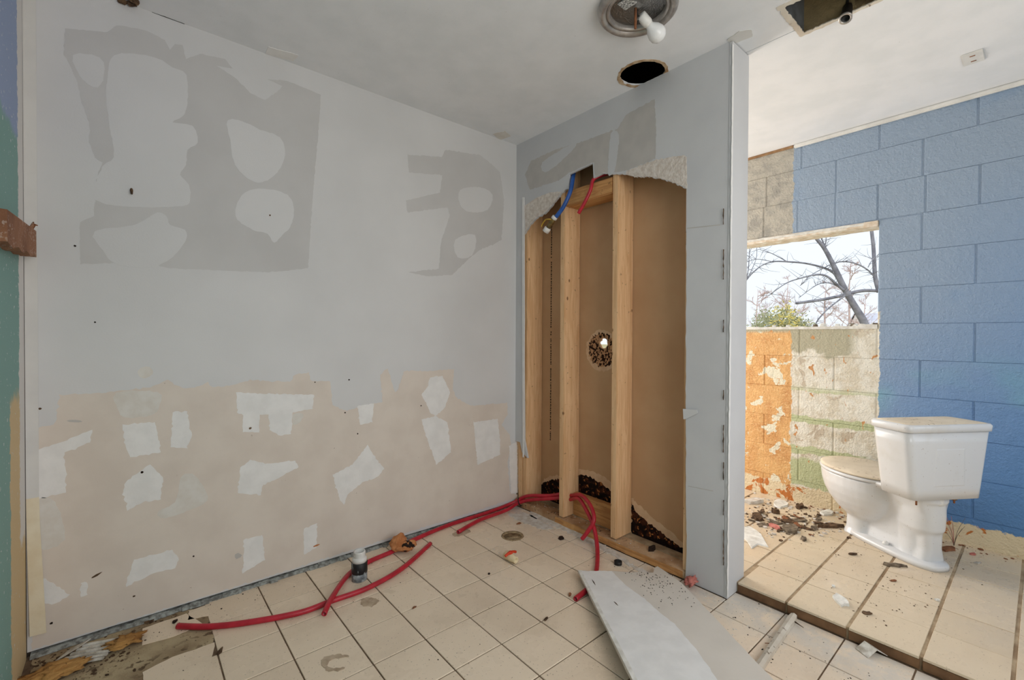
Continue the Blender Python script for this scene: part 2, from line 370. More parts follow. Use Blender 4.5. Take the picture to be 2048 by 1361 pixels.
# teal side wall
g = G('teal_and_blue_painted_wall'); x, y, z = g.xyz(); n1 = g.noise(7, 4, .65); n2 = g.noise(26, 5, .75)
dz = g.math('ADD', z, g.math('MULTIPLY', g.math('SUBTRACT', n1, .5), .14)); dy = g.math('ADD', y, g.math('MULTIPLY', g.math('SUBTRACT', n2, .5), .09))
c = g.mix(g.ss(dz, 1.80, 1.84), (128, 170, 164), (150, 168, 204))
c = g.mix(g.math('MULTIPLY', g.math('SUBTRACT', 1, g.ss(dz, .92, .98)), g.ss(dy, -.26, -.25)), c, (214, 190, 146))
c = g.mix(g.ss(g.noise(60, 3), .66, .70), c, (214, 220, 222))
c = g.mix(g.math('MULTIPLY', g.ss(dy, -.10, -.09), g.ss(dz, .42, .45)), c, (226, 224, 222))
g.bump(n2, .2, .004); M['teal'] = g.done(c, .7)

# ================================================================ LARGE STRUCTURE
yz = lambda x: (lambda u, v: (x, u, v))
xz = lambda y: (lambda u, v: (u, y, v))
xy = lambda z: (lambda u, v: (u, v, z))
rect = lambda a, b, c, d: [(a, c), (b, c), (b, d), (a, d)]

# ---- left drywall wall (y = 0)
wl = empty('wall_left', (0, 0, 0)); struct(wl, 'long grey-white drywall wall covered in joint compound patches', 'wall')
DWB = .02
bot = [(x, DWB+random.uniform(-.001, .001)) for x in [XL+.002+i*.114 for i in range(20)]]+[(.012, DWB)]
plate('drywall_board', [bot+[(.012, H), (XL, H)]], xz(0), (0, PT, 0), M['paint_white'], wl)
box('light_leak_block', XL-.1, .012, .05, .16, -.05, 2.8, M['gap_shade'], wl)  # dark slab added so no light leaks through the gap below the drywall
box('sill_board', XL, .012, .016, .05, -.02, .06, M['gap_shade'], wl)
# ragged mortar bead under the board
mb = MB()
x = XL+.01
while x < -.02:
    w = random.uniform(.02, .05); h = random.uniform(.010, .017); d = random.uniform(.010, .022)
    rg = [[(x, .016, 0), (x, -d, 0), (x, -d*.7, h*.6), (x, -.001, h), (x, .016, h)], [(x+w, .016, 0), (x+w, -d*random.uniform(.8, 1.15), 0), (x+w, -d*.7, h*.6), (x+w, -.001, h*random.uniform(.85, 1.1)), (x+w, .016, h)]]
    mb.add(*loft_geo(rg)); x += w*.97
mo = mb.build('mortar_bead', M['mortar'], wl); mo['kind'] = 'stuff'

def wall_patch(name, px, mat, layer, parent, plane=(1, 0.0), rough=.0014, step=.010, soft=True):
    ax, v = plane; pts = [on(ax, v, *q) for q in px]
    if ax == 1:
        poly = [(p.x, p.z) for p in pts]; mp = xz(v-.0006*layer); off = (0, .0006*layer+.001, 0)
    else:
        poly = [(p.y, p.z) for p in pts]; mp = yz(v-.0006*layer); off = (.0006*layer+.001, 0, 0)
    if soft: poly = smooth_closed(poly)
    return plate(name, [rag(poly, step, rough)], mp, off, mat, parent)
G1 = [(130,57),(215,65),(232,50),(290,60),(330,80),(340,100),(350,88),(365,90),(372,118),(400,108),(450,118),(465,137),(432,131),(470,155),(500,186),(530,200),(556,182),(565,172),(535,158),(575,162),(642,190),(636,270),(625,400),(616,537),(540,545),(340,537),(300,528),(240,526),(160,529),(160,445),(188,432),(190,390),(195,350),(205,325),(190,315),(178,285),(180,250),(162,200),(155,165),(140,130),(128,110)]
wall_patch('bare_paper_area', G1, M['paper_grey'], 1, wl, rough=.001, soft=False)
G2 = [(815,310),(885,314),(890,300),(960,310),(985,330),(1000,345),(1008,400),(1003,480),(985,490),(960,500),(935,520),(905,550),(855,553),(815,545),(878,538),(882,485),(900,430),(895,415),(815,425),(812,402),(880,385),(885,350),(818,345)]
wall_patch('bare_paper_area', G2, M['paper_grey'], 1, wl, rough=.0015, soft=False)
T1 = [(118,790),(180,788),(235,782),(300,775),(335,760),(350,768),(365,777),(400,773),(415,765),(425,775),(470,770),(500,760),(580,765),(590,750),(617,745),(622,762),(660,763),(665,810),(690,822),(710,818),(730,812),(765,805),(760,750),(775,738),(790,785),(796,780),(808,742),(850,743),(908,738),(905,780),(912,795),(940,812),(1015,806),(1015,830),(1003,850),(1020,870),(1022,890),(1015,925),(1020,985),(1034,990),(1034,996),(700,1102),(376,1204),(64,1301),(70,1150),(75,856),(110,850),(115,820)]
wall_patch('bare_tan_paper_area', T1, M['paper_tan'], 1, wl, rough=.0022, soft=False)
CP = [[(215,160),(222,118),(250,107),(310,115),(345,135),(372,150),(375,200),(368,230),(345,245),(385,252),(395,285),(375,300),(372,330),(360,350),(378,370),(380,400),(365,412),(280,415),(190,400),(205,335),(228,315),(222,270),(216,230),(212,190)],
 [(455,240),(490,245),(520,260),(560,275),(570,310),(555,345),(525,365),(500,360),(470,330),(460,280)],
 [(490,385),(530,378),(575,390),(588,420),(580,455),(565,470),(548,486),(535,468),(505,460),(475,440),(472,415)],
 [(188,463),(270,450),(315,425),(335,435),(340,450),(370,460),(372,480),(350,510),(325,527),(300,535),(235,530),(205,500)],
 [(145,110),(200,115),(208,150),(195,175),(165,160)],
 [(920,380),(960,375),(985,390),(975,420),(940,425),(920,410)], [(910,480),(950,470),(945,510),(915,515)]]
for q in CP: wall_patch('compound_patch', q, M['paint_white'], 2, wl, rough=.0008)
WP = [[(472,785),(520,788),(627,790),(625,818),(585,825),(582,868),(560,872),(540,860),(537,828),(520,830),(518,865),(485,865),(486,832),(474,825)],
 [(245,850),(310,845),(322,905),(260,915),(250,890)], [(345,825),(375,823),(383,870),(375,898),(342,895)],
 [(74,900),(120,885),(185,860),(180,885),(130,905),(132,985),(75,1000)],
 [(255,960),(300,930),(325,955),(322,1000),(285,1005),(255,1022),(245,980)],
 [(480,935),(500,920),(530,928),(590,922),(597,935),(540,965),(525,970),(522,990),(475,987)],
 [(665,950),(705,930),(735,890),(750,915),(768,938),(755,955),(725,965),(695,990),(688,1010),(680,1000),(672,975)],
 [(860,755),(885,752),(900,785),(890,815),(873,832),(862,828),(843,790),(855,775)],
 [(843,840),(870,832),(895,845),(902,905),(873,930),(858,890),(850,865)],
 [(947,845),(995,838),(1000,880),(1000,910),(955,930),(950,880)],
 [(250,1175),(268,1120),(345,1100),(358,1120),(350,1135),(300,1150)], [(487,1080),(525,1070),(530,1120),(485,1148),(487,1110)],
 [(608,1058),(634,1047),(633,1095),(608,1110)], [(76,1150),(110,1170),(140,1190),(120,1205),(80,1210)],
 [(162,1165),(175,1165),(175,1190),(160,1195)], [(715,812),(748,808),(745,845),(720,850)], [(1018,892),(1034,884),(1036,985),(1022,988)]]
for q in WP: wall_patch('compound_patch', q, M['compound'], 2, wl, rough=.0019, step=.009, soft=False)
for q in [[(232,787),(315,784),(320,810),(305,830),(250,835),(235,815)], [(362,955),(385,948),(400,965),(415,990),(405,1010),(330,1037),(315,1025),(350,1005)], [(74,1005),(110,1005),(130,1080),(72,1095)], [(275,740),(300,735),(305,748),(285,758)], [(586,830),(605,828),(600,845),(587,850)]]:
    wall_patch('thin_compound_smear', q, M['compound_faint'], 2, wl)
# corner tape, peeling away at the bottom
tp = []
for i in range(25):
    z = H-.02-(H-.10)*i/24; pe = max(0, (i-19.5)/4.5)
    tp.append((z, pe))
mb = MB(); ring = []
for z, pe in tp:
    x0 = XL+.002+.008*pe; x1 = XL+.034+.018*pe
    ring.append([(x0, -.0022-.012*pe, z), (x1, -.0016-.018*pe, z), (x1, -.0006-.017*pe, z), (x0, -.0004-.010*pe, z)])
mb.add(*loft_geo(ring[:20])); mb.build('corner_tape', M['tape_pale'], wl)
mb = MB(); mb.add(*loft_geo(ring[19:])); mb.build('peeling_tape_end', M['tape'], wl)
# screw nub, nicks and scuffs
def nick(px, py, r, mat, name='wall_nick', ln=1.0, ang=0, ax=1, v=0.0):
    p = on(ax, v, px, py); k = []
    for i in range(8):
        a = 2*math.pi*i/8; u = r*ln*math.cos(a)*random.uniform(.7, 1.2); w = r*math.sin(a)*random.uniform(.7, 1.2)
        k.append((u*math.cos(ang)-w*math.sin(ang), u*math.sin(ang)+w*math.cos(ang)))
    if ax == 1: return plate(name, [[(p.x+a, p.z+b) for a, b in k]], xz(-.0017), (0, .0027, 0), mat, wl)
for q in [(150,492,.0035,M['black_print']),(190,645,.003,M['black_print']),(540,431,.004,M['bark']),(500,857,.006,M['bark']),(690,826,.004,M['leafdark']),(842,812,.004,M['leafdark']),(268,1193,.004,M['bark']),(80,818,.004,M['bark']),(698,760,.004,M['leafdark']),(630,765,.003,M['leafdark']),(715,868,.004,M['leafdark']),(387,1113,.004,M['leafdark']),(284,945,.005,M['leafdark']),(103,1247,.005,M['leafdark'])]:
    nick(*q)
nick(632, 1092, .004, M['foam_orange'], 'brown_scuff', 4, .1); nick(193, 1151, .004, M['bark'], 'brown_scuff', 4, .45); nick(150, 843, .005, M['part_paper'], 'brown_scuff', 4, -.2); nick(476, 1113, .014, M['part_paper'], 'brown_scuff', 1)
p = on(1, 0, 263, 384)
tube('screw', [p+Vector((0, .004, .014)), p+Vector((0, -.008, .004)), p+Vector((.001, -.016, -.012))], [.004, .005, .003], M['bark'], wl, 8)

# ---- teal side wall (x = XL) and the walls outside the view
wr = box('wall_side', XL-.1, XL, YR, 0, -.05, 2.8, M['teal']); struct(wr, 'teal and blue side wall with scraped paint at the left edge', 'wall')
wk = plate('wall_right', [rect(XL-.1, XB+.2, -.05, 2.8), rect(-1.9, -.4, .8, 2.1), rect(.45, 1.25, .85, 2.05)], xz(YR), (0, -.12, 0), M['paint_white'])
struct(wk, 'white wall behind the camera with two window openings', 'wall')
we = plate('wall_far', [rect(.166, XB, -.05, 2.8), rect(.3, 1.3, .15, 2.15)], xz(YE), (0, .12, 0), M['paint_white'])
struct(we, 'hidden end wall of the bathroom with an open doorway', 'wall')

# ---- ceiling
HOLE = (-.075, -1.03, .108); FAN = (-.05, .187, -1.90, -1.642)
hole = circ(HOLE[0], HOLE[1], HOLE[2], 40, .002)
ce = empty('ceiling'); struct(ce, 'grey-white drywall ceiling with a round hole and a fan opening', 'ceiling')
big = [(XL, YR), (.134, YR), (.134, FAN[2]), (FAN[0], FAN[2]), (FAN[0], FAN[3]), (.134, FAN[3]), (.134, .05), (XL, .05)]
plate('ceiling_board', [big, hole], xy(H), (0, 0, PT), M['ceiling'], ce)
big2 = [(.137, YR), (XB, YR), (XB, YE), (.137, YE), (.137, FAN[3]), (FAN[1], FAN[3]), (FAN[1], FAN[2]), (.137, FAN[2])]
plate('ceiling_board', [big2], xy(H-.0008), (0, 0, PT), M['ceiling'], ce)
rim = circ(HOLE[0], HOLE[1], HOLE[2]+.012, 40, .005)
plate('torn_hole_rim', [[(a, b) for a, b in rim], circ(HOLE[0], HOLE[1], HOLE[2]-.003, 40, .003)], xy(H-.002), (0, 0, .006), M['rim_card'], ce)
fr = [(FAN[0]-.02, FAN[2]), (FAN[1]+.02, FAN[2]), (FAN[1]+.02, FAN[3]+.02), (FAN[0]-.02, FAN[3]+.02)]
plate('ragged_opening_edge', [rag(rect(FAN[0]-.016, FAN[1]+.012, FAN[2]-.02, FAN[3]+.014), .01, .002), rag(rect(FAN[0]+.006, FAN[1]-.006, FAN[2]+.006, FAN[3]-.006), .01, .002)], xy(H-.002), (0, 0, .004), M['pipe_white'], ce)
# tape remnants on the ceiling
def ceil_patch(name, px, mat, th, parent=ce, rough=.0012):
    pts = [on(2, H, *q) for q in px]; return plate(name, [rag([(p.x, p.y) for p in pts], .012, rough)], xy(H-th), (0, 0, th), mat, parent)
ceil_patch('tape_remnant', [(1453,79),(1478,62),(1503,58),(1505,72),(1463,88)], M['tape_pale'], .003)
ceil_patch('tape_remnant', [(1185,238),(1300,178),(1455,104),(1455,88),(1300,160),(1180,222)], M['tape_pale'], .0012)
ceil_patch('smooth_patch', [(537,93),(597,110),(587,122),(530,107)], M['compound'], .002)
ceil_patch('smooth_patch', [(985,268),(1010,262),(1022,272),(1000,280)], M['compound_faint'], .002)
ceil_patch('painted_seam_shade', [(292,20),(330,33),(369,47.5),(369,50),(330,37),(292,23)], M['dark'], .0015, rough=.0004)  # dark strip painted for the shade inside a ceiling gap
for k, q in enumerate([(246, 3), (262, 6), (270, 2)]):
    rp = on(2, H, *q); bmr = bmesh.new(); bmesh.ops.create_icosphere(bmr, subdivisions=2, radius=1)
    for v in bmr.verts: v.co = Vector((v.co.x*.016, v.co.y*.012, v.co.z*.010))*(1+.7*mnoise.noise(v.co*1.9+Vector((k*3, 0, 0))))
    mr = bpy.data.meshes.new('rusty_clump'); bmr.to_mesh(mr); bmr.free(); mr.materials.append(M['bark']); orr = link(bpy.data.objects.new('rusty_clump', mr), ce); orr.location = (rp.x, rp.y-.01, H-.006)
at_ = box('roof', XL-.2, XB+.25, YR-.2, YE+.2, 2.78, 2.9, M['dark']); struct(at_, 'unseen dark deck added above the ceiling to keep sky light out', 'roof')  # unseen slab added to stop sky light entering through the ceiling holes
# trims between ceiling and block wall
t1 = box('trim_1', XB-.022, XB, -3.4, -1.222, H-.026, H-.001, M['white_plastic'], None, .006); struct(t1, 'white painted trim strip between ceiling and blue wall', 'trim')
t2 = box('trim_2', XB-.012, XB, -1.218, YE, H-.017, H-.001, M['trim_brown'], None, .002); struct(t2, 'brown bare wood strip above the beige plaster', 'trim')

# ---- concrete block wall (x = XB)
WIN = (-1.676, -.42, 1.215, 1.850); DOOR = (.10, .80, ZR, 2.1)
wb = empty('wall_block'); struct(wb, 'blue painted concrete block wall with peeled orange and cream areas', 'wall')
JR = .0038
plate('mortar_joints', [rect(YR, YE, -.05, 2.8), rect(WIN[0], WIN[1], WIN[2], WIN[3]), rect(DOOR[0], DOOR[1], DOOR[2], DOOR[3])], yz(XB+JR), (.17, 0, 0), M['block'], wb)
shared = {}
def block_piece(y0, y1, z0, z1):
    key = (round(y1-y0, 3), round(z1-z0, 3))
    if key not in shared:
        w, h = key; c = .0030; cz = .0010; d = .03
        v = [(0, c, cz), (0, w-c, cz), (0, w-c, h-cz), (0, c, h-cz), (c, 0, 0), (c, w, 0), (c, w, h), (c, 0, h), (d, 0, 0), (d, w, 0), (d, w, h), (d, 0, h)]
        f = [(0, 1, 2, 3)]+[(i, (i+1) % 4, 4+(i+1) % 4, 4+i) for i in range(4)]+[(4+i, 4+(i+1) % 4, 8+(i+1) % 4, 8+i) for i in range(4)]+[(11, 10, 9, 8)]
        o = mesh_obj('block', v, f, M['block'], wb); shared[key] = o
    else:
        o = link(shared[key].copy(), wb)
    o.location = (XB+random.uniform(-.0013, .0013), y0, z0)
JZ = [2.271-.2079*k for k in range(12)]
rows = [(JZ[0], H)]+[(JZ[k+1], JZ[k]) for k in range(11)]
def cut(spans, a, b):
    out = []
    for s, e in spans:
        if e <= a or s >= b: out.append((s, e)); continue
        if s < a: out.append((s, a))
        if e > b: out.append((b, e))
    return out
for r, (z0, z1) in enumerate(rows):
    z0c = max(z0, ZR-.02)
    if z1-z0c < .03: continue
    ph = -1.868 if r % 2 == 1 else -2.082
    st = .408
    js = [ph+st*k for k in range(-6, 12)]
    if r == 2: js = [-2.092+.2115*k for k in range(-8, 16)]
    for a, b in zip(js[:-1], js[1:]):
        a2, b2 = max(a, YR), min(b, YE)
        if b2-a2 < .03: continue
        sp = [(a2+.0045, b2-.0045)]
        parts = [(sp, z0c+.0003, z1-.0003)]
        for (ya, yb, za, zb) in (WIN, DOOR):
            np_ = []
            for spn, q0, q1 in parts:
                if q1 <= za or q0 >= zb or all(e <= ya or s_ >= yb for s_, e in spn): np_.append((spn, q0, q1)); continue
                if q0 < za-.02: np_.append((spn, q0, za))
                if q1 > zb+.02: np_.append((spn, zb, q1))
                np_.append((cut(spn, ya, yb), max(q0, za), min(q1, zb)))
            parts = np_
        for spn, q0, q1 in parts:
            for s, e in spn:
                if e-s > .02 and q1-q0 > .012: block_piece(s, e, q0, q1)
# window opening: rough wood header and crumbled sill
w1 = empty('window_1'); struct(w1, 'glassless window opening in the blue block wall, trees outside', 'window')
def hd(u, v): return (XB-.004, u, v)
hp = [(WIN[0]+.004, WIN[3]+.002), (WIN[1], WIN[3]+.002), (WIN[1], WIN[3]-.030), (-.92, WIN[3]-.034), (-1.25, WIN[3]-.031), (-1.6, WIN[3]-.028), (WIN[0]+.004, WIN[3]-.030)]
plate('header_board', [rag(hp, .03, .0012)], yz(XB+.004), (.16, 0, 0), M['pine_pale'], w1)
plate('header_paint_strip', [rag([(WIN[0]+.06, WIN[3]-.004), (WIN[1], WIN[3]-.002), (WIN[1], WIN[3]-.018), (WIN[0]+.06, WIN[3]-.019)], .03, .0015)], yz(XB-.001), (.006, 0, 0), M['plaster'], w1)
box('header_block', XB-.006, XB+.05, WIN[0]+.005, WIN[0]+.075, WIN[3]-.034, WIN[3], M['pine_pale'], w1, .002)
sl = [(YY, WIN[2]+.004+.010*abs(mnoise.noise(Vector((YY*9, 2, 0))))+(.014 if YY < -1.56 else 0)*random.random()) for YY in [WIN[0]+.002+i*(WIN[1]-WIN[0]-.004)/90 for i in range(91)]]
plate('crumbled_sill', [[(WIN[0]+.002, WIN[2]-.012)]+sl+[(WIN[1]-.002, WIN[2]-.012)]], yz(XB-.005), (.17, 0, 0), M['plaster'], w1)
for i in range(16):
    yy = random.choice([random.uniform(-1.66, -1.52), random.uniform(-1.66, -1.0)]); xx = XB+random.uniform(.01, .12); s = random.uniform(.008, .022)
    v, f = loft_geo([sring(xx, yy, WIN[2]+.004, s*random.uniform(.6, 1), s, 2.2, 7), sring(xx+.002, yy, WIN[2]+.006+s*.9, s*.6, s*.7, 2.2, 7)])
    mesh_obj('sill_rubble', v, f, random.choice([M['plaster'], M['bark_grey'], M['plaster']]), w1)

# ---- partition (x = 0 .. TB1)
wp = empty('wall_partition'); struct(wp, 'partition wall torn open to its pine studs and brown paper', 'wall')
P0 = lambda px, py: (lambda p: (p.y, p.z))(on(0, 0, px, py))
topl = [P0(*q) for q in [(1055,917),(1047,880)]]
inner = [(1049.6,467),(1060,450),(1073,437),(1092,426),(1110,404),(1123,386),(1132,380)]
rect_cut = [(1138,378),(1138.5,349),(1185.5,327),(1187,356.5)]
inner2 = [(1206,347),(1224,348.5),(1250,349),(1272,355),(1294,353),(1320,358),(1342,364),(1367,375)]
o1 = [(0.012, H), (YP, H), (YP, .001), (-1.236, .001)]
right_edge = [P0(1372.5, 1110), P0(1371.5, 830), P0(1372, 600), P0(1373, 378)]
left_strip = [P0(1047, 470), P0(1046.5, 700), P0(1048, 880), P0(1055, 917), P0(1044, 905), P0(1040, 885)]
outl = o1+rag(right_edge, .03, .0012, False)+rag([P0(*q) for q in inner2[::-1]], .008, .0022, False)+[P0(*q) for q in rect_cut[::-1]]+rag([P0(*q) for q in inner[::-1]], .008, .002, False)+left_strip+[(.012, P0(1040, 885)[1])]
plate('drywall_front', [outl], yz(0), (PT, 0, 0), M['part_paint'], wp)
# torn gypsum band along the top of the hole
band1 = [P0(*q) for q in [(1253,342),(1285,330),(1312,320),(1345,314),(1368,311),(1373,314),(1374.5,377),(1366.5,374),(1342,363.2),(1320,357.2),(1294,352.2),(1272,354.2),(1251,348.2)]]
plate('torn_gypsum_band', [rag(band1, .008, .0015)], yz(-.0012), (.002, 0, 0), M['gypsum'], wp)
band2 = [P0(*q) for q in [(1049,412),(1075,395),(1100,385),(1123,383.5),(1111,402),(1093,424),(1074,435),(1061,448),(1050.5,465)]]
plate('torn_gypsum_band', [rag(band2, .008, .0012)], yz(-.0012), (.002, 0, 0), M['gypsum'], wp)
mbx = [P0(1049, 395), P0(1050, 640), P0(1048, 915), P0(1046, 915), P0(1045, 640), P0(1045, 395)]
plate('corner_bead_edge', [mbx], yz(-.004), (.004, 0, 0), M['compound'], wp)
# bare paper area and compound streaks on the face above the hole
wall_patch('bare_paper_area', [(1062,322),(1110,300),(1160,285),(1200,270),(1235,258),(1252,230),(1310,198),(1312,262),(1311,318),(1285,329),(1253,341),(1225,346),(1207,345),(1190,352),(1188,325),(1138,346),(1120,360),(1060,380),(1050,350)], M['part_paper'], 1, wp, (0, 0.0), .0018, soft=False)
wall_patch('compound_streak', [(1222,268),(1238,270),(1232,330),(1226,346),(1216,346)], M['part_paint'], 2, wp, (0, 0.0))
wall_patch('compound_streak', [(1085,325),(1140,290),(1152,292),(1120,325),(1090,345)], M['part_paint'], 2, wp, (0, 0.0))
# end cap and its corner bead
plate('end_cap', [rect(-.002, TB1, .001, H-.006)], xz(YP), (0, -.0127, 0), M['part_paint'], wp)
plate('corner_bead', [rag([(-.006, .012), (.006, .012), (.006, H-.02), (-.006, H-.02)], .02, .0012)], xz(YP-.0125), (0, -.002, 0), M['compound'], wp)
plate('peeling_paper_flap', [[P0(*q) for q in [(1367,818),(1395,820),(1397,826),(1374,838),(1368,839)]]], yz(-.006), (.002, 0, 0), M['paint_white'], wp)
for q in [[(1374,456),(1440,449),(1440,451),(1374,458)], [(1376,972),(1426,982),(1426,983.5),(1376,973.5)]]:
    plate('paper_crack', [[P0(*s) for s in q]], yz(-.0006), (.001, 0, 0), M['part_paper'], wp)
for (a, b) in [(418,450),(500,560),(640,665),(780,800),(850,905),(925,960),(1000,1030),(1060,1130)]:
    pa = on(0, 0, 1447.5, a); pb = on(0, 0, 1447, b)
    plate('bead_crack', [rag([(pa.y, pa.z), (pa.y-.003, pa.z), (pb.y-.003, pb.z), (pb.y, pb.z)], .01, .0008)], yz(-.0066), (.002, 0, 0), M['bark'], wp)
# studs, plates, blocking
SX0, SX1 = PT, TB0
for y0, y1, z0 in [(-.103, -.065, .038), (-.438, -.400, .042), (-.828, -.790, .046), (-1.252, -1.214, .038), (-1.418, -1.380, .038)]:
    box('stud', SX0, SX1, y0, y1, z0, H-.04, M['pine_v'], wp, .003)
box('stud', SX0, SX1, -.062, -.02, .038, H-.04, M['pine_v'], wp, .003)
box('top_plate', SX0, SX1, -1.418, .01, H-.04, H-.002, M['pine_y'], wp)
sp = empty('x'); bpy.data.objects.remove(sp)
ed = [((SX0-.012+.008*mnoise.noise(Vector((0, y*7, 3)))+random.uniform(-.0015, .0015)) if y > -1.23 else SX0, y) for y in [-1.4+i*.02 for i in range(71)]]
plate('sole_plate', [ed+[(SX1, .0), (SX1, -1.4)]], xy(.001), (0, 0, .037), M['pine_dirty'], wp)
plate('sole_plate_front', [[(x-.0015, y) for x, y in ed[9:52]]+[(x+.004, y) for x, y in ed[9:52]][::-1]], xy(.002), (0, 0, .033), M['pine_y'], wp)
box('blocking', .100, .138, -.790, -.438, .040, .178, M['pine_y'], wp, .003)
box('blocking', SX0+.002, .14, -.790, -.438, 1.935, 2.025, M['pine_y'], wp, .006)
# brown paper backed board on the far face, with a rotted hole
hc = on(0, TB0, 1207, 687)
plate('back_board', [rect(YP, YE, .001, H), rag(circ(hc.y, hc.z, .030, 18), .012, .0025)], yz(TB0), (TB1-TB0, 0, 0), M['brown_paper'], wp)
plate('back_face_paint', [rect(YP, YE, .05, H-.002), circ(hc.y, hc.z, .034, 18)], yz(TB1), (.001, 0, 0), M['paint_white'], wp)
def back_patch(name, px, mat, layer, holes=(), rough=.004, step=.01):
    poly = [(p.y, p.z) for p in (on(0, TB0, *q) for q in px)]
    return plate(name, [rag(poly, step, rough)]+list(holes), yz(TB0-.0007*layer), (.0007*layer, 0, 0), mat, wp)
def oval(cx, cy, a, b, n=26): return [(cx+a*math.cos(2*math.pi*i/n), cy+b*math.sin(2*math.pi*i/n)) for i in range(n)]
hl = [rag(circ(hc.y, hc.z, .033, 18), .012, .001)]
plate('bleached_ring', [rag(oval(hc.y+.012, hc.z-.045, .122, .125), .01, .004), hl[0]], yz(TB0-.0006), (.0006, 0, 0), M['brown_pale'], wp)
plate('mould_spot', [rag(oval(hc.y+.012, hc.z-.040, .102, .102), .008, .006), rag(circ(hc.y, hc.z, .035, 18), .012, .001)], yz(TB0-.0013), (.0012, 0, 0), M['mould_ring'], wp)
back_patch('bleached_band', [(1078,966),(1100,953),(1120,950),(1124,1010),(1078,1010)], M['brown_pale'], 1)
back_patch('mould_patch', [(1079,972),(1095,962),(1122,958),(1124,1012),(1079,1012)], M['mould'], 2)
back_patch('bleached_band', [(1152,938),(1185,943),(1205,952),(1226,968),(1226,1040),(1152,1040)], M['brown_pale'], 1)
back_patch('mould_patch', [(1152,948),(1180,953),(1205,968),(1226,985),(1226,1045),(1152,1045)], M['mould'], 2)
back_patch('bleached_band', [(1263,996),(1280,1012),(1310,1040),(1345,1068),(1372,1092),(1385,1125),(1263,1080)], M['brown_pale'], 1)
back_patch('mould_patch', [(1263,1008),(1272,1025),(1300,1050),(1335,1075),(1372,1102),(1385,1130),(1263,1084)], M['mould'], 2)
# line of print down the paper (too fine to read)
mb = MB(); zz = .45
while zz < 1.9:
    ln = random.uniform(.006, .02); yy = -.185+random.uniform(-.001, .001)
    if random.random() < .86: mb.add(*box_geo(TB0-.0006, TB0, yy-.004, yy+.004, zz, zz+ln*.7))
    zz += ln
pm = mb.build('printed_line', M['black_print'], wp); pm['kind'] = 'stuff'

# ---- floors
fl = empty('floor'); struct(fl, 'main floor of square beige ceramic tiles with dark grout', 'floor')
def slab_with(name, outline, zt, th, mat, parent, holes=()): return plate(name, [outline]+list(holes), xy(zt), (0, 0, -th), mat, parent)
DR = (-.323, -.356, .062)
slab_with('grout_bed', rect(XL, XS+.06, YR, 0.016), -.0035, .05, M['grout'], fl, [circ(DR[0], DR[1], DR[2], 32)])
tcache = {}
def tile(x0, x1, y0, y1, zt, mat, parent, name='tile', gap=.005, gy=None):
    w, h = round(x1-x0-gap, 4), round(y1-y0-(gy or gap), 4); key = (w, h, mat.name)
    if w < .008 or h < .008: return
    if key not in tcache:
        c = .0013; a, b = w/2, h/2; d = -.009
        v = [(-a+c, -b+c, 0), (a-c, -b+c, 0), (a-c, b-c, 0), (-a+c, b-c, 0), (-a, -b, -c), (a, -b, -c), (a, b, -c), (-a, b, -c), (-a, -b, d), (a, -b, d), (a, b, d), (-a, b, d)]
        f = [(0, 1, 2, 3)]+[(i, (i+1) % 4, 4+(i+1) % 4, 4+i) for i in range(4)]+[(4+i, 4+(i+1) % 4, 8+(i+1) % 4, 8+i) for i in range(4)]
        o = mesh_obj(name, v, f, mat, parent); tcache[key] = o
    else: o = link(tcache[key].copy(), parent); o.name = name
    o.location = ((x0+x1)/2, (y0+y1)/2, zt+random.uniform(-.0007, .0007)); o.rotation_euler = (random.uniform(-.002, .002), random.uniform(-.002, .002), 0)
    return o
MISS = lambda i, j: (j == 2 and i <= -7) or (j == 1 and i <= -7) or (j == 0 and i <= -9)
far = MB()
for i in range(-9, 4):
    for j in range(-14, 4):
        x0 = max(TOX+i*TP, XL+.004); x1 = min(TOX+(i+1)*TP, XS-.002); y0 = max(TOY+j*TP, YR); y1 = min(TOY+(j+1)*TP, -.006)
        if x1-x0 < .02 or y1-y0 < .02: continue
        if MISS(i, j): continue
        cx, cy = (x0+x1)/2, (y0+y1)/2
        nx, ny = min(max(DR[0], x0), x1), min(max(DR[1], y0), y1)
        if cy > -1.4 and x1 > -.01 : x1 = min(x1, -.004)
        if x1-x0 < .02: continue
        if math.hypot(nx-DR[0], ny-DR[1]) < DR[2]+.002:      # tile cut round the drain
            g_ = .0025; a = rect(x0+g_, x1-g_, y0+g_, y1-g_); pts = []
            N = 90; poly = []
            for k in range(4):
                p, q = Vector(a[k]), Vector(a[(k+1) % 4])
                for s in range(N): poly.append(p+(q-p)*(s/N))
            c = Vector((DR[0], DR[1])); rr_ = DR[2]+.003
            out = [p for p in poly if (p-c).length > rr_]
            if len(out) == len(poly): plate('tile', [a, circ(c.x, c.y, rr_, 32)], xy(0), (0, 0, -.008), M['tile'], fl); continue
            k0 = next(k for k in range(len(poly)) if (poly[k-1]-c).length <= rr_ and (poly[k]-c).length > rr_)
            seq = poly[k0:]+poly[:k0]; seq = [p for p in seq if (p-c).length > rr_]
            a0 = math.atan2(seq[-1].y-c.y, seq[-1].x-c.x); a1 = math.atan2(seq[0].y-c.y, seq[0].x-c.x)
            while a1 > a0: a1 -= 2*math.pi
            arc = [(c.x+rr_*math.cos(a0+(a1-a0)*s/12), c.y+rr_*math.sin(a0+(a1-a0)*s/12)) for s in range(1, 12)]
            thin = [tuple(p) for k, p in enumerate(seq) if k % 6 == 0 or k == len(seq)-1 or any((p-Vector(z)).length < 1e-6 for z in a)]
            plate('tile', [thin+arc], xy(0), (0, 0, -.008), M['tile'], fl); continue
        tile(x0, x1, y0, y1, 0, M['tile'], fl)
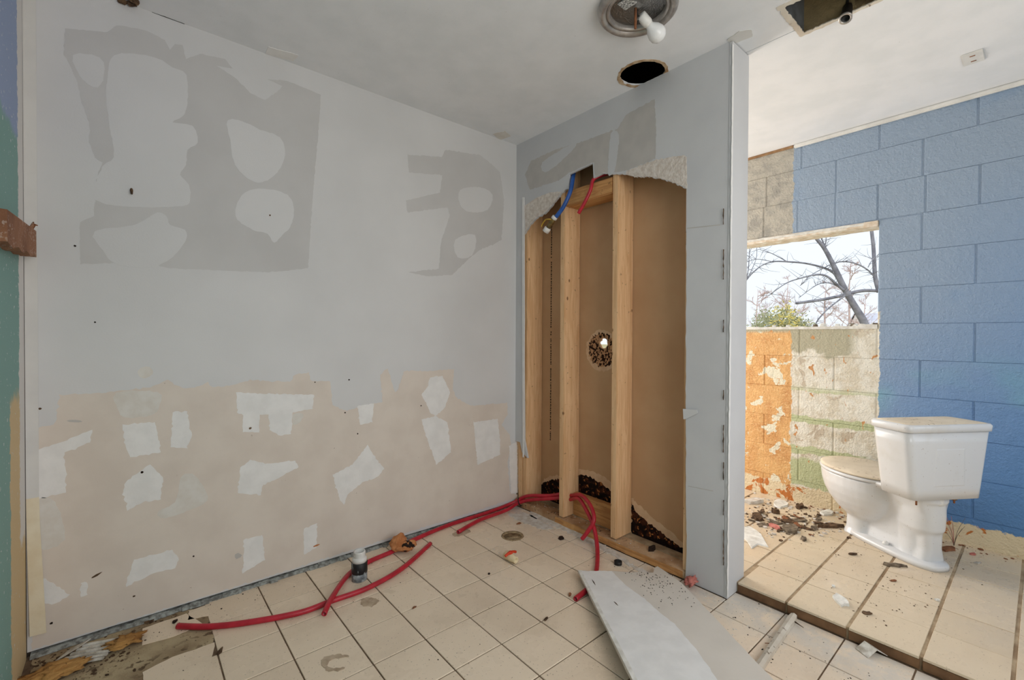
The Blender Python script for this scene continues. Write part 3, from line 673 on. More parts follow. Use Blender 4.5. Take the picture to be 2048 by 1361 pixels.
# stained bare slab with broken tile pieces in the near left corner
def floor_poly(px, z=0): return [(p.x, p.y) for p in (on(2, z, *q) for q in px)]
slab_poly = floor_poly([(66,1310),(180,1275),(290,1240),(375,1215),(420,1225),(432,1262),(420,1300),(380,1330),(330,1361),(200,1420),(60,1420)])
plate('bare_slab', [rag([(max(a, XL+.002), min(b, -.004)) for a, b in slab_poly], .02, .004)], xy(-.0015), (0, 0, -.004), M['slab'], fl)
for px in [[(285,1258),(372,1228),(405,1248),(345,1275),(284,1291)], [(378,1222),(415,1210),(418,1232),(378,1240)], [(285,1345),(345,1315),(430,1285),(420,1330),(385,1361),(340,1400),(290,1380)], [(382,1240),(420,1234),(432,1275),(430,1300),(415,1310)]][:3]:
    plate('broken_tile', [rag(floor_poly(px), .02, .0015)], xy(.0), (0, 0, -.006), M['tile'], fl)
# dust band along the sole plate
for px in [[(1060,1022),(1085,1030),(1130,1050),(1180,1075),(1225,1102),(1265,1130),(1300,1148),(1285,1150),(1240,1120),(1190,1092),(1140,1068),(1095,1048),(1062,1034)], [(1015,1030),(1050,1025),(1075,1040),(1110,1058),(1085,1060),(1050,1048)]]:
    v, f = plate_geo([rag(floor_poly(px), .012, .006)], xy(.0022), (0, 0, -.003)); mesh_obj('plaster_dust', v, f, M['dustpile'], fl)
M['stain'] = plain('dried_floor_stain', (172, 150, 126), (206, 186, 162), 26, .9)
for px in [[(722,1200),(738,1196),(752,1198),(758,1204),(748,1212),(734,1214),(722,1210)], [(645,1318),(660,1312),(690,1310),(697,1315),(672,1318),(658,1324),(654,1332),(668,1338),(690,1336),(676,1344),(655,1342),(643,1332)], [(905,1068),(935,1060),(940,1066),(915,1074)]]:
    plate('stain', [rag(smooth_closed(floor_poly(px)), .006, .002)], xy(.0012), (0, 0, -.0014), M['stain'], fl)
# drain
dr = empty('floor_drain', (DR[0], DR[1], 0)); tag(dr, 'round corroded floor drain set into the beige tiles', 'drain')
lathe('rim', [(.062, -.006), (.063, .002), (.056, .0025), (.050, .0005), (.048, -.006)], M['drain'], dr, 36, open_end=True)
lathe('cup', [(.050, -.004), (.044, -.012), (.040, -.016), (.030, -.018), (.026, -.03), (0.0001, -.032)], M['drain'], dr, 36)
lathe('inner_ring', [(.036, -.018), (.037, -.009), (.029, -.007), (.027, -.018)], M['drain'], dr, 30, open_end=True)

# raised bathroom floor
fr_ = empty('floor_raised'); struct(fr_, 'raised bathroom floor of cream tiles behind the step', 'floor')
slab_with('grout_bed', [(XS+.008, YR), (XB, YR), (XB, YE), (XS+.008, YE)], ZR-.003, .09, M['grout_up'], fr_)
RP, RX, RY = .2102, .1079, -1.6347
xs_ = [XS, RX+RP]+[RX+RP*k for k in range(2, 8)]
for i in range(len(xs_)-1):
    for j in range(-9, 13):
        y0 = max(RY+(j-1)*RP, YR); y1 = min(RY+j*RP, YE)
        x0, x1 = xs_[i], min(xs_[i+1], XB)
        if x1-x0 < .02 or y1-y0 < .02: continue
        if x0 < .17 and y1 > -1.43:
            if y0 < -1.44: y1 = -1.436
            else: x0 = .17
        tile(x0-(.0 if i else .002), x1, y0, y1, ZR, M['tile_up'], fr_, 'tile', .0035, .011)
for j in range(-9, 2):
    y0 = max(RY+(j-1)*RP, YR); y1 = RY+j*RP
    if y1 > -1.435: y1 = -1.435
    if y1-y0 > .02: box('riser_tile', XS+.001, XS+.010, y0+.004, y1-.004, .001, ZR-.010, M['riser'], fr_, .0015)

# ================================================================ OBJECTS
# ---- toilet, seen from behind
TRZ = math.atan2(-.545, .839)
tl = empty('toilet', (.962, -2.004, ZR), TRZ); tag(tl, 'dirty white porcelain toilet with its tank back turned to the room', 'toilet')
def rrect(cx, cy, z, hx, hy, r, n=6):
    out = []
    for sx, sy, a0 in ((1, 1, 0), (-1, 1, 90), (-1, -1, 180), (1, -1, 270)):
        for k in range(n+1):
            a = math.radians(a0+90*k/n); out.append((cx+sx*(hx-r)+r*math.cos(a), cy+sy*(hy-r)+r*math.sin(a), z))
    return out
TY = .050
rings = [rrect(0, TY, .338, .170, .072, .03), rrect(0, TY, .343, .184, .086, .03)]+[rrect(0, TY+.000*t, .343+.317*t, .187+.040*t, .089+.007*t, .032) for t in [i/6 for i in range(7)]]
tank = mesh_obj('tank', *loft_geo(rings), M['porcelain'], tl, True)
mb = MB(); mb.add(*loft_geo([[(x, -.0385-.007*(z-.343)/.317, z) for x, z in [(-.085, .405), (.085, .405), (.078, .585), (-.078, .585)]], [(x, -.0405-.007*(z-.343)/.317, z) for x, z in [(-.080, .410), (.080, .410), (.073, .580), (-.073, .580)]]]))
mb.build('back_panel', M['porcelain'], tank)
lidr = [rrect(0, TY, .661, .224, .094, .032), rrect(0, TY, .664, .232, .104, .03), rrect(0, TY, .690, .234, .106, .03), rrect(0, TY, .699, .228, .100, .03)]
lid = mesh_obj('tank_lid', *loft_geo(lidr), M['porcelain'], tl, True)
lt = [rrect(0, TY, .698, .226, .098, .03), rrect(0, TY, .7025, .20, .08, .03), rrect(0, TY, .704, .12, .04, .03)]
mesh_obj('dust_layer', *loft_geo(lt), M['porcelain_dusty'], lid, True)
# bowl and pedestal fused into one body
bm_ = MB()
BC = .398
bow = [(.095, .385, .095, .080), (.12, .385, .130, .106), (.15, .388, .160, .130), (.19, .391, .190, .153), (.235, .394, .213, .171), (.28, .396, .225, .181), (.315, .398, .228, .182), (.336, .398, .230, .184)]
bm_.add(*loft_geo([sring(0, cy, z, hx, hy, 2.15, 36, .06) for z, cy, hy, hx in bow]))
foot = [(.0, .385, .085, .110), (.03, .385, .075, .095), (.10, .39, .072, .086), (.16, .395, .10, .09), (.2, .40, .14, .11)]
bm_.add(*loft_geo([sring(0, cy, z, hx, hy, 2.4, 30) for z, cy, hy, hx in foot]))
bm_.add(*loft_geo([rrect(0, .20, z, .056+.02*t, .19, .03) for z, t in ((.01, .4), (.08, -.4), (.2, -.1), (.28, 1.0), (.325, 1.6))]))      # web
bm_.add(*loft_geo([sring(0, .085, z, hx, hy, 2.6, 30) for z, hx, hy in ((.335, .085, .095), (.312, .085, .10), (.300, .075, .09), (.24, .075, .092), (.17, .073, .088), (.135, .055, .065))]))   # trapway bulge
bm_.add(*loft_geo([sring(-.024, .11, z, hx, hy, 2.4, 30) for z, hx, hy in ((.005, .050, .066), (.03, .040, .056), (.10, .036, .054), (.18, .045, .06))]))
bm_.add(*loft_geo([rrect(0, .16, z, hx, hy, .03) for z, hx, hy in ((.318, .10, .14), (.338, .125, .155), (.352, .125, .155))]))      # shelf under the tank
body = bm_.build('bowl', M['porcelain'], tl, True)
md = body.modifiers.new('fuse', 'REMESH'); md.mode = 'VOXEL'; md.voxel_size = .0055; md.use_smooth_shade = True
md = body.modifiers.new('soft', 'SMOOTH'); md.iterations = 7; md.factor = .5
fp = [(x, y) for x, y, _ in sring(-.022, .208, 0, .092, .248, 3.0, 40)]
mesh_obj('foot_flange', *loft_geo([[(x, y, 0) for x, y in fp], [(x, y, .018) for x, y in fp], [(x*.94, .2+(y-.2)*.975, .026) for x, y in fp]]), M['porcelain'], tl, True)
mesh_obj('seat', *loft_geo([sring(0, BC+.002, z, hx, hy, 2.15, 40, .06) for z, hx, hy in ((.337, .176, .222), (.340, .187, .233), (.352, .188, .234), (.356, .181, .228))]), M['porcelain'], tl, True)
mesh_obj('seat_lid', *loft_geo([sring(0, BC, z, hx, hy, 2.15, 40, .06) for z, hx, hy in ((.358, .179, .225), (.361, .186, .232), (.369, .185, .231), (.375, .175, .221), (.378, .12, .16), (.379, .02, .03))]), M['porcelain_dusty'], tl, True)
lathe('spud_nut', [(.028, .300), (.034, .305), (.034, .325), (.028, .338)], M['white_plastic'], tl, 16, Matrix.Translation((.0, .02, 0)))
lathe('supply_nut', [(.014, .305), (.017, .310), (.017, .332), (.012, .340)], M['bark_grey'], tl, 12, Matrix.Translation((.135, .05, 0)))
for sx in (-1, 1): lathe('tank_bolt', [(.004, .30), (.004, .345)], M['rust'], tl, 8, Matrix.Translation((sx*.105, .02, 0)))
for sx in (-1, 1): lathe('bolt_cap', [(.014, .024), (.013, .034), (.008, .042), (.0005, .044)], M['white_plastic'], tl, 14, Matrix.Translation((sx*.075, .20, 0)))

# ---- ceiling light, fan housing, mounting plate
cl = empty('ceiling_light', (-.487, -1.283, H)); tag(cl, 'shadeless round nickel ceiling light with one white bulb', 'lamp')
lathe('rim', [(.118, 0), (.148, 0), (.152, -.010), (.149, -.024), (.139, -.034), (.126, -.030), (.118, -.016), (.116, 0)], M['nickel'], cl, 48, open_end=True)
lathe('inner_ring', [(.121, -.017), (.114, -.027), (.106, -.020), (.104, -.003)], M['nickel'], cl, 48, open_end=True)
fo = lathe('foil_reflector', [(.112, -.006), (.09, -.004), (.05, -.006), (.0005, -.004)], M['foil'], cl, 40)
plate('warning_sticker', [rect(-.075, -.025, -.015, .04)], xy(-.010), (0, 0, .002), M['label_paper'], fo)
tube('threaded_rod', [(0, .01, -.004), (0, .01, -.085)], .005, M['rust'], cl, 8)
sdir = Vector((.62, -.12, -.30)).normalized(); sp0 = Vector((.018, .0, -.028))
qt = sdir.to_track_quat('Z', 'Y').to_matrix().to_4x4(); bmx = Matrix.Translation(sp0) @ qt
lathe('socket', [(.012, 0), (.019, .004), (.019, .045), (.017, .05)], M['white_plastic'], cl, 20, bmx)
lathe('bulb', [(.014, .046), (.016, .058), (.028, .075), (.0345, .095), (.033, .112), (.024, .126), (.010, .133), (.0004, .134)], M['bulb'], cl, 28, bmx)
tube('socket_wire', catmull([(.012, .01, -.004), (.03, .018, -.04), (.02, .012, -.055), (.016, .004, -.03)], 6), .0025, M['black_plastic'], cl, 6)
fh = empty('fan_housing', ((FAN[0]+FAN[1])/2, (FAN[2]+FAN[3])/2, H)); tag(fh, 'rusty empty vent fan housing recessed in the ceiling', 'fan housing')
hx, hy = (FAN[1]-FAN[0])/2-.002, (FAN[3]-FAN[2])/2-.002
for nm, a in (('side_panel', (-hx, -hx+.003, -hy, hy, .002, .19)), ('side_panel', (hx-.003, hx, -hy, hy, .002, .19)), ('side_panel', (-hx, hx, -hy, -hy+.003, .002, .19)), ('side_panel', (-hx, hx, hy-.003, hy, .002, .19)), ('top_panel', (-hx, hx, -hy, hy, .19, .194))):
    box(nm, *a, M['galv'] if a[2] > 0 and a[0] == -hx else M['rust_metal'], fh)
q = on(2, 2.41, 1693, 40)-Vector(fh.location)
tube('wire', catmull([(q.x+.02, q.y-.01, .12), (q.x+.012, q.y, .05), (q.x, q.y, .012)], 6), .006, M['black_plastic'], fh, 8)
sk = lathe('socket', [(.010, .05), (.017, .045), (.019, .0), (.021, -.012), (.022, -.022), (.017, -.024), (.015, -.006), (.0005, -.005)], M['black_plastic'], fh, 18, Matrix.Translation((q.x-.004, q.y, -.010)) @ Matrix.Rotation(.5, 4, 'Y'))
lathe('socket_ring', [(.0225, -.019), (.0228, -.026), (.016, -.0265), (.0155, -.02)], M['nickel'], fh, 18, Matrix.Translation((q.x-.004, q.y, -.010)) @ Matrix.Rotation(.5, 4, 'Y'), True)
a, b, c_ = on(2, H, 1921, 110), on(2, H, 1965, 97), on(2, H, 1971, 118)
mp_ = empty('mounting_plate', ((a.x+c_.x)/2, (a.y+c_.y)/2, H)); tag(mp_, 'small white square plate with two slots on the ceiling', 'plate')
box('plate', -.06, .06, -.036, .036, -.007, 0, M['white_plastic'], mp_, .003)
for s in (-1, 1): box('slot', s*.028-.004, s*.028+.004, -.009, .009, -.0078, -.004, M['rust'], mp_)

# ---- pipes
def pipe(name, pts, r, mat, label): 
    o = tube(name, catmull(pts, 8), r, mat, None, 14, .72); return tag(o, label, 'pipe', 'loose red water pipes' if 'red' in label else None)
PR = .0112
o2 = lambda z, px, py: on(2, z, px, py)
pipe('red_water_pipe', [o2(PR, *q) for q in [(355,1253),(420,1254),(500,1245),(600,1226),(665,1202),(737,1176),(805,1137),(861,1088)]], PR, M['pex_red'], 'long curved red pipe lying on the floor beneath the grey-banded fitting')
pB = [o2(.020, 648, 1229), o2(.0335, 665, 1194), o2(PR, 699, 1148), o2(PR, 738, 1124), o2(PR, 786, 1103), o2(PR, 822, 1083), o2(PR, 897, 1051), o2(.013, 976, 1023)+Vector((0, -.016, 0)), Vector((-.04, -.030, .030)), Vector((.012, -.110, .085)), on(0, .045, 1100, 992), Vector((.075, -.40, .168)), Vector((.078, -.44, .166)), on(0, .045, 1162, 991), on(0, .01, 1181, 1012), on(0, -.03, 1188, 1040), on(0, -.055, 1176, 1063), on(0, -.075, 1164, 1079)]
pipe('red_water_pipe', pB, PR, M['pex_red'], 'red pipe running along the wall base and through the stud, short upper end')
pC = [o2(PR, 916, 1065), o2(.013, 959, 1041), o2(.02, 1010, 1020)+Vector((0, -.012, 0)), Vector((-.03, -.055, .028)), Vector((.012, -.125, .062)), on(0, .035, 1100, 998), Vector((.072, -.40, .142)), Vector((.072, -.44, .142)), on(0, .045, 1157, 998), on(0, .01, 1171, 1018), on(0, -.025, 1186, 1050), on(0, -.065, 1193, 1082), on(2, .012, 1195, 1112), on(2, PR, 1193, 1140), on(2, PR, 1186, 1165), on(2, PR, 1174, 1180), on(2, PR, 1151, 1199)]
pipe('red_water_pipe', pC, PR, M['pex_red'], 'red pipe through the stud that dips under the fallen white board')
pipe('red_water_pipe', [Vector((.06, -.72, 2.07)), on(0, .012, 1188, 358), on(0, -.01, 1181, 380), on(0, -.022, 1170, 404), on(0, -.026, 1157, 427)], PR*.9, M['pex_red'], 'short red pipe stub hanging from the square cut above the studs')
bp = empty('blue_water_pipe', (0, -.45, 1.9)); tag(bp, 'blue pipe with brass shutoff valve hanging from the torn wall', 'pipe')
L = Vector(bp.location)
bpts = [on(0, .07, 1148, 345), on(0, .02, 1146, 355), on(0, -.01, 1141, 382), on(0, -.03, 1129, 410), on(0, -.038, 1117, 428), on(0, -.042, 1108, 438)]
tube('hose', [p-L for p in catmull(bpts, 8)], .0125, M['pex_blue'], bp, 12)
va, vb = on(0, -.042, 1110, 434)-L, on(0, -.05, 1091, 464)-L
vm = Matrix.Translation(va) @ (vb-va).to_track_quat('Z', 'Y').to_matrix().to_4x4(); vl = (vb-va).length
lathe('valve_body', [(.012, 0), (.016, .006), (.017, vl*.4), (.014, vl*.5), (.014, vl*.72)], M['brass'], bp, 16, vm)
lathe('white_cuff', [(.015, -.004), (.018, .0), (.018, vl*.14), (.014, vl*.16)], M['white_plastic'], bp, 16, vm)
lathe('white_end', [(.017, vl*.72), (.021, vl*.75), (.021, vl*1.0), (.016, vl*1.0), (.014, vl*.85), (.0004, vl*.84)], M['white_plastic'], bp, 16, vm)
mid = va+(vb-va)*.28
tube('lever', catmull([mid+Vector((-.02, -.01, .004)), mid+Vector((-.022, .012, .010)), mid+Vector((-.016, .045, .012)), mid+Vector((-.012, .075, -.008)), mid+Vector((-.012, .082, -.022))], 6), .0042, M['yellow'], bp, 8)
zt = on(2, .04, 1060, 1000)
zt_ = tag(lathe('zip_tie', [(.026, -.003), (.029, -.003), (.029, .003), (.026, .003)], M['black_plastic'], None, 20, Matrix.Translation(Vector((-.012, -.066, .040))) @ (Vector((.052, -.075, .045))).to_track_quat('Z', 'Y').to_matrix().to_4x4(), True), 'black zip tie bundling the red pipes beside the wall corner', 'zip tie')

# ---- things on the main floor
cp = empty('pipe_fitting', on(2, 0, 719, 1160)); tag(cp, 'upright white and black plastic pipe fitting on the tiles', 'pipe fitting')
lathe('grey_band', [(.031, 0), (.035, .003), (.035, .036), (.033, .038)], M['grey_plastic'], cp, 28)
lathe('black_sleeve', [(.0345, .036), (.036, .039), (.0365, .084), (.033, .088)], M['primer'], cp, 28)
lathe('white_collar', [(.033, .087), (.033, .104), (.028, .108), (.027, .110)], M['white_plastic'], cp, 28)
th = [(.026, .108)]
for k in range(5): th += [(.0275, .111+k*.005), (.0255, .1135+k*.005)]
lathe('threaded_end', th+[(.026, .136), (.021, .136), (.020, .100), (.0005, .099)], M['white_plastic'], cp, 28)

vv = empty('ball_valve', on(2, .0, 1022, 1124)+Vector((0, 0, .021))); tag(vv, 'cream plastic ball valve with orange-red handle lying on tiles', 'valve')
ax_ = (on(2, 0, 1034, 1130)-on(2, 0, 1010, 1116)).normalized(); am = ax_.to_track_quat('Z', 'Y').to_matrix().to_4x4()
lathe('body', [(.016, -.042), (.020, -.040), (.020, -.020), (.017, -.016), (.020, -.006), (.020, .010), (.017, .018), (.0155, .040), (.0105, .041), (.010, .02), (.0004, .019)], M['cream_plastic'], vv, 20, am)
sid = Vector((ax_.y, -ax_.x, 0)).normalized()
hdl = -ax_*.008+(sid*-.4+Vector((0, 0, .9))).normalized()*.0
hb = Vector((0, 0, .022))-ax_*.004
mesh_obj('handle', *tube_geo(catmull([hb-sid*.036+Vector((0, 0, -.006)), hb-sid*.018+Vector((0, 0, .001)), hb+Vector((0, 0, .003)), hb+sid*.018+Vector((0, 0, .001)), hb+sid*.036+Vector((0, 0, -.006))], 5), .0068, 8), M['orange_red'], vv, True)
lathe('handle_hub', [(.011, -.006), (.011, .006), (.008, .009), (.0004, .0095)], M['orange_red'], vv, 14, Matrix.Translation(hb))

def lump(name, c, rx, ry, rz, mat, parent=None, seed=0, amp=.35, sub=3, fr=1.6):
    bm = bmesh.new(); bmesh.ops.create_icosphere(bm, subdivisions=sub, radius=1)
    for v in bm.verts:
        k = 1+amp*mnoise.fractal(v.co*fr+Vector((seed*7.3, seed*3.1, 0)), 1, 2, 4)
        v.co = Vector((v.co.x*rx, v.co.y*ry, v.co.z*rz))*k
    zmin = min(v.co.z for v in bm.verts)
    me = bpy.data.meshes.new(name); bm.to_mesh(me); bm.free(); me.materials.append(mat)
    for p in me.polygons: p.use_smooth = True
    o = link(bpy.data.objects.new(name, me), parent); o.location = Vector(c)+Vector((0, 0, -zmin if parent is None else 0)); return o
ic = empty('insulation_chunk', on(2, .02, 803, 1098)); tag(ic, 'orange-tan foam insulation chunk sitting on the red pipe by the wall', 'insulation')
lump('upper_lobe', (-.012, .016, .030), .042, .032, .036, M['foam_orange'], ic, 3, .5)
lump('lower_lobe', (.022, -.014, .012), .048, .032, .024, M['foam_orange'], ic, 5, .55)
lump('dark_crust', (.026, -.022, .014), .030, .026, .022, M['leafdark'], ic, 8, .7)

# fallen drywall offcut, propped at its near end
zf, zn = .030, .072
A1, A3, A4 = on(2, zf, 1156, 1142), on(2, zn, 1265, 1361), on(2, zn, 1547, 1361)
_n = (A3-A1).cross(A4-A1); _d = ray(1346, 1148); A2 = CAM+_d*((A1-CAM).dot(_n)/_d.dot(_n))
A3 = A1+(A3-A1)*1.32; A4 = A2+(A4-A2)*1.32
fb = empty('drywall_offcut', A1); tag(fb, 'long white drywall offcut lying tilted across the floor tiles', 'board')
def bilin(u, v): return (A1*(1-u)*(1-v)+A2*u*(1-v)+A3*(1-u)*v+A4*u*v)-A1
pk = [(0, 0), (.30, -.002), (.62, .006), (.76, .002)]
ol = rag([(0, 0), (.38, -.006), (.70, -.002), (.80, -.008), (.86, -.060), (.905, -.078), (.93, -.045), (1.0, .10), (1.0, 1), (0, 1)], .05, .0022)
ol[0] = (0, 0)
plate('board', [ol], bilin, (0, 0, -PT), M['board_paper'], fb)
wv = [(.36, -.004), (.40, .12), (.44, .18), (.50, .25), (.55, .36), (.60, .44), (.62, .60), (.60, .80), (.60, .999)]
lift = Vector((0, 0, .0009))
plate('compound_coat', [rag([(.012, .002)]+wv+[(.012, .999)], .02, .003)], lambda u, v: bilin(u, v)+lift, (0, 0, -.0008), M['compound'], fb)
plate('edge_tape', [[(.0, .0), (.035, .0), (.035, .999), (.0, .999)]], lambda u, v: bilin(u, v)+lift*1.4, (0, 0, -.0008), M['plaster'], fb)
mb = MB()
for i in range(110):
    u = min(.97, max(.3, random.gauss(.75, .12))); v = abs(random.gauss(.08, .10)); s = random.uniform(.0007, .0019)
    if v > .95: continue
    p = bilin(u, v)+lift*2; mb.add(*loft_geo([[p+Vector((s*math.cos(k*1.57+u*9), s*1.4*math.sin(k*1.57+u*9), z)) for k in range(4)] for z in (-.001, s*.5)]))
dbs = mb.build('dirt_specks', M['leafdark'], fb); dbs['kind'] = 'stuff'
for (u, v, a, ln) in [(.10, .12, 1.0, .05), (.20, .30, 1.2, .03)]:
    p = bilin(u, v)+lift*2; d = Vector((math.cos(a)*ln/2, math.sin(a)*ln/2, 0)); mesh_obj('scratch', *tube_geo([p-d, p, p+d], [.0006, .0022, .0006], 6), M['bark'], fb)
pb = bilin(.5, .97)+A1
prop = box('wood_offcut', -.15, .15, -.019, .019, 0, pb.z-PT-.002, M['pine_y'], None, .002); prop.location = (pb.x, pb.y, 0); prop.rotation_euler = (0, 0, math.atan2((A4-A3).y, (A4-A3).x)); tag(prop, 'short wood offcut propping the near end of the white board', 'wood')

# old ledger board on the teal wall
lb = empty('wood_ledger', (XL+.001, -.07, 1.463)); tag(lb, 'broken old brown wood block nailed to the teal wall', 'wood')
ro = []
for k in range(13):
    t = k/12; yy = -.48*t; zz = -.026*t; j = .006*math.sin(k*1.7)
    ro.append([(0, yy, zz-.047+j*.6), (.038, yy, zz-.047+j), (.038, yy, zz+.043), (0, yy, zz+.045)])
bd = mesh_obj('block', *loft_geo(ro), M['old_wood'], lb)
lathe('nail', [(.004, 0), (.004, .02), (.008, .021), (.008, .024), (.0004, .0245)], M['rust'], lb, 8, Matrix.Translation((.030, -.04, .038)) @ Matrix.Rotation(.4, 4, 'Y'))
tube('splinter', [(.03, -.07, .03), (.034, -.05, .052), (.036, -.04, .066)], [.007, .005, .002], M['old_wood'], lb, 6)

# ---- debris pieces
def flake_geo(r, asp, th, curl=.0, n=11, seed=0):
    rd = random.Random(seed); top = []
    for k in range(n):
        a = 2*math.pi*k/n; q = r*rd.uniform(.65, 1.15); top.append((q*math.cos(a), q*asp*math.sin(a)))
    r0 = [(x, y, curl*(x/r)**2*r) for x, y in top]; r1 = [(x*.94, y*.94, curl*(x/r)**2*r+th*rd.uniform(.7, 1.2)) for x, y in top]
    return loft_geo([r0, r1])
def flake(name, px, py, zf_, r, asp, rz, mat, th, label, cat, curl=0, seed=None, tilt=0, group=None):
    p = on(2, zf_, px, py); v, f = flake_geo(r, asp, th, curl, seed=seed if seed is not None else int(px*7+py))
    o = mesh_obj(name, v, f, mat); o.location = (p.x, p.y, zf_+.0006+abs(math.sin(tilt))*r*asp*.9); o.rotation_euler = (tilt, 0, rz); return tag(o, label, cat, group)
UP = ZR
FL = [('plaster_chip', 1680, 1203, UP, .052, .62, .5, 'plaster', .010, 'white ribbed plaster chip on the cream tiles near the step', 'plaster chip'),
 ('dirt_mound', 1733, 1228, UP, .024, .5, -.6, 'bark', .004, 'brown dirt smudge on the grout beside the plaster chip', 'dirt'),
 ('plaster_chip', 1875, 1202, UP, .013, .6, -.4, 'plaster', .006, 'tiny white plaster chip on the grout line below the toilet', 'plaster chip'),
 ('plaster_chip', 1667, 1175, UP, .010, .7, .2, 'plaster', .006, 'tiny white crumb on the cream tile left of the toilet', 'plaster chip'),
 ('wood_flake', 1785, 1132, UP, .055, .32, -.95, 'bark_grey', .008, 'flat grey-brown flake beside the toilet foot', 'flake'),
 ('wood_flake', 1706, 1110, UP, .022, .35, -.7, 'bark', .007, 'short brown chip on the tile in front of the toilet foot', 'flake'),
 ('wood_flake', 1660, 1055, UP, .075, .30, -.75, 'bark', .016, 'long dark wood flake touching the toilet toe', 'flake'),
 ('wood_flake', 1637, 1040, UP, .035, .5, .3, 'bark_grey', .012, 'grey flake just above the long dark flake', 'flake'),
 ('rust_flake', 1788, 1163, UP, .018, .4, -.6, 'rust', .004, 'small rust-coloured flake on a cream tile below the toilet', 'flake'),
 ('wood_flake', 1515, 1037, UP, .055, .6, .4, 'bark', .018, 'dark flake at the left edge of the debris heap', 'flake'),
 ('wood_flake', 1582, 1063, UP, .065, .6, -.2, 'bark_grey', .020, 'broad grey-brown flake at the front of the debris heap', 'flake'),
 ('wood_flake', 1600, 1016, UP, .055, .4, .1, 'bark', .018, 'brown flake on top at the back of the debris heap', 'flake'),
 ('rust_flake', 1550, 1056, UP, .040, .6, .9, 'foam_pink', .014, 'pinkish brick-red piece in the debris heap', 'flake'),
 ('wood_flake', 1552, 1027, UP, .030, .7, 1.2, 'bark', .022, 'dark lump in the middle of the debris heap', 'flake'),
 ('wood_flake', 1608, 1080, UP, .035, .4, .2, 'bark_grey', .010, 'thin grey flake lying in front of the debris heap', 'flake'),
 ('paint_sheet', 1505, 1075, UP, .15, .5, .5, 'plaster', .006, 'white peeled sheet on the floor beside the partition end', 'sheet'),
 ('paint_sheet', 1560, 1010, UP, .085, .5, .2, 'plaster', .012, 'pale crumbled plaster piece behind the debris heap', 'sheet'),
 ('paint_sheet', 1508, 1005, UP, .08, .5, -.5, 'dustpile', .02, 'pale plaster lump against the orange wall base', 'sheet'),
 ('paint_sheet', 1655, 1028, UP, .06, .5, -.2, 'plaster', .012, 'white plaster flake between heap and toilet bowl', 'sheet'),
 ('rust_flake', 1946, 1110, UP, .020, .5, -.3, 'foam_pink', .006, 'red-pink chip on the tile right of the toilet foot', 'flake'),
 ('metal_chip', 1955, 1128, UP, .022, .4, -.4, 'metal_chip', .006, 'white sliver on dark debris right of the toilet', 'flake'),
 ('wood_flake', 1895, 1100, UP, .06, .4, -.5, 'rust', .008, 'reddish dirt clump on the floor behind the tank', 'flake'),
 ('dry_leaf', 1123, 1078, 0, .024, .7, .4, 'leafdark', .008, 'crumpled dark leaf beside the floor drain', 'leaf'),
 ('dry_leaf', 1303, 1101, .038, .026, .6, -.2, 'leafdark', .018, 'black crumpled lump on the sole plate', 'leaf'),
 ('dry_leaf', 1038, 1048, 0, .020, .6, 0, 'rust', .004, 'brown flat flake behind the floor drain', 'leaf'),
 ('dry_leaf', 978, 1149, 0, .009, .6, .8, 'leafdark', .004, 'small dark leaf bit on the grout left of the ball valve', 'leaf'),
 ('dry_leaf', 1092, 1240, 0, .014, .45, .2, 'bark', .004, 'brown leaf bit left of the fallen board', 'leaf'),
 ('dry_leaf', 1140, 1191, 0, .016, .4, .7, 'rust', .005, 'brown curled leaf beside the cut red pipe end', 'leaf'),
 ('dry_leaf', 828, 1217, 0, .012, .4, .2, 'rust', .004, 'reddish leaf bit on a middle floor tile', 'leaf'),
 ('dry_leaf', 440, 1305, 0, .020, .4, 1.0, 'bark', .006, 'dark brown curl below the left end of the long red pipe', 'leaf'),
 ('wood_flake', 300, 1243, 0, .022, .5, .2, 'bark', .006, 'dark flake beside the wall base mortar', 'flake'),
 ('wood_flake', 350, 1245, 0, .014, .6, .9, 'leafdark', .006, 'black crumb near the left pipe end', 'flake')]
for q in FL: flake(*q[:7], M[q[7]], q[8]*(.6 if q[2] == UP else 1), q[9], q[10])
o = lump('insulation_scrap', on(2, 0, 1382, 1174), .034, .022, .016, M['foam_pink'], None, 21, .9, 3, 2.5); tag(o, 'pink insulation tuft at the foot of the partition', 'insulation')
o = lump('insulation_scrap', on(2, 0, 252, 1290), .046, .030, .012, M['foam_gold'], None, 31, .9, 4, 2.2); tag(o, 'golden insulation scrap beside the broken tiles', 'insulation')
o = lump('insulation_scrap', on(2, 0, 105, 1357), .075, .036, .014, M['foam_gold'], None, 33, .9, 4, 2.2); tag(o, 'large golden insulation mat in the floor corner', 'insulation')
# bark flakes heaped at the orange wall, all alike
rdh = random.Random(5)
for k in range(34):
    q = rdh.choice([(1530, 1040), (1560, 1035), (1590, 1045), (1620, 1055), (1575, 1060), (1545, 1050), (1610, 1030), (1500, 1025)])
    flake('bark_flake', q[0]+rdh.gauss(0, 16), q[1]+rdh.gauss(0, 8), UP, rdh.uniform(.014, .042), rdh.uniform(.35, .8), rdh.uniform(0, 6), M[rdh.choice(['bark', 'bark', 'bark_grey', 'rust'])], .004, 'thin brown bark flake in the heap below the orange wall', 'flake', rdh.uniform(0, .2), k, rdh.uniform(-.35, .35), 'bark flakes heaped by the orange wall')
# round black cap
lathe_o = lathe('black_cap', [(.016, 0), (.019, .002), (.020, .018), (.016, .019), (.014, .006), (.0004, .005)], M['black_plastic'], None, 20, Matrix.Identity(4)); lathe_o.location = on(2, 0, 1236, 1130); tag(lathe_o, 'small black plastic cap between the pipe and the fallen board', 'cap')
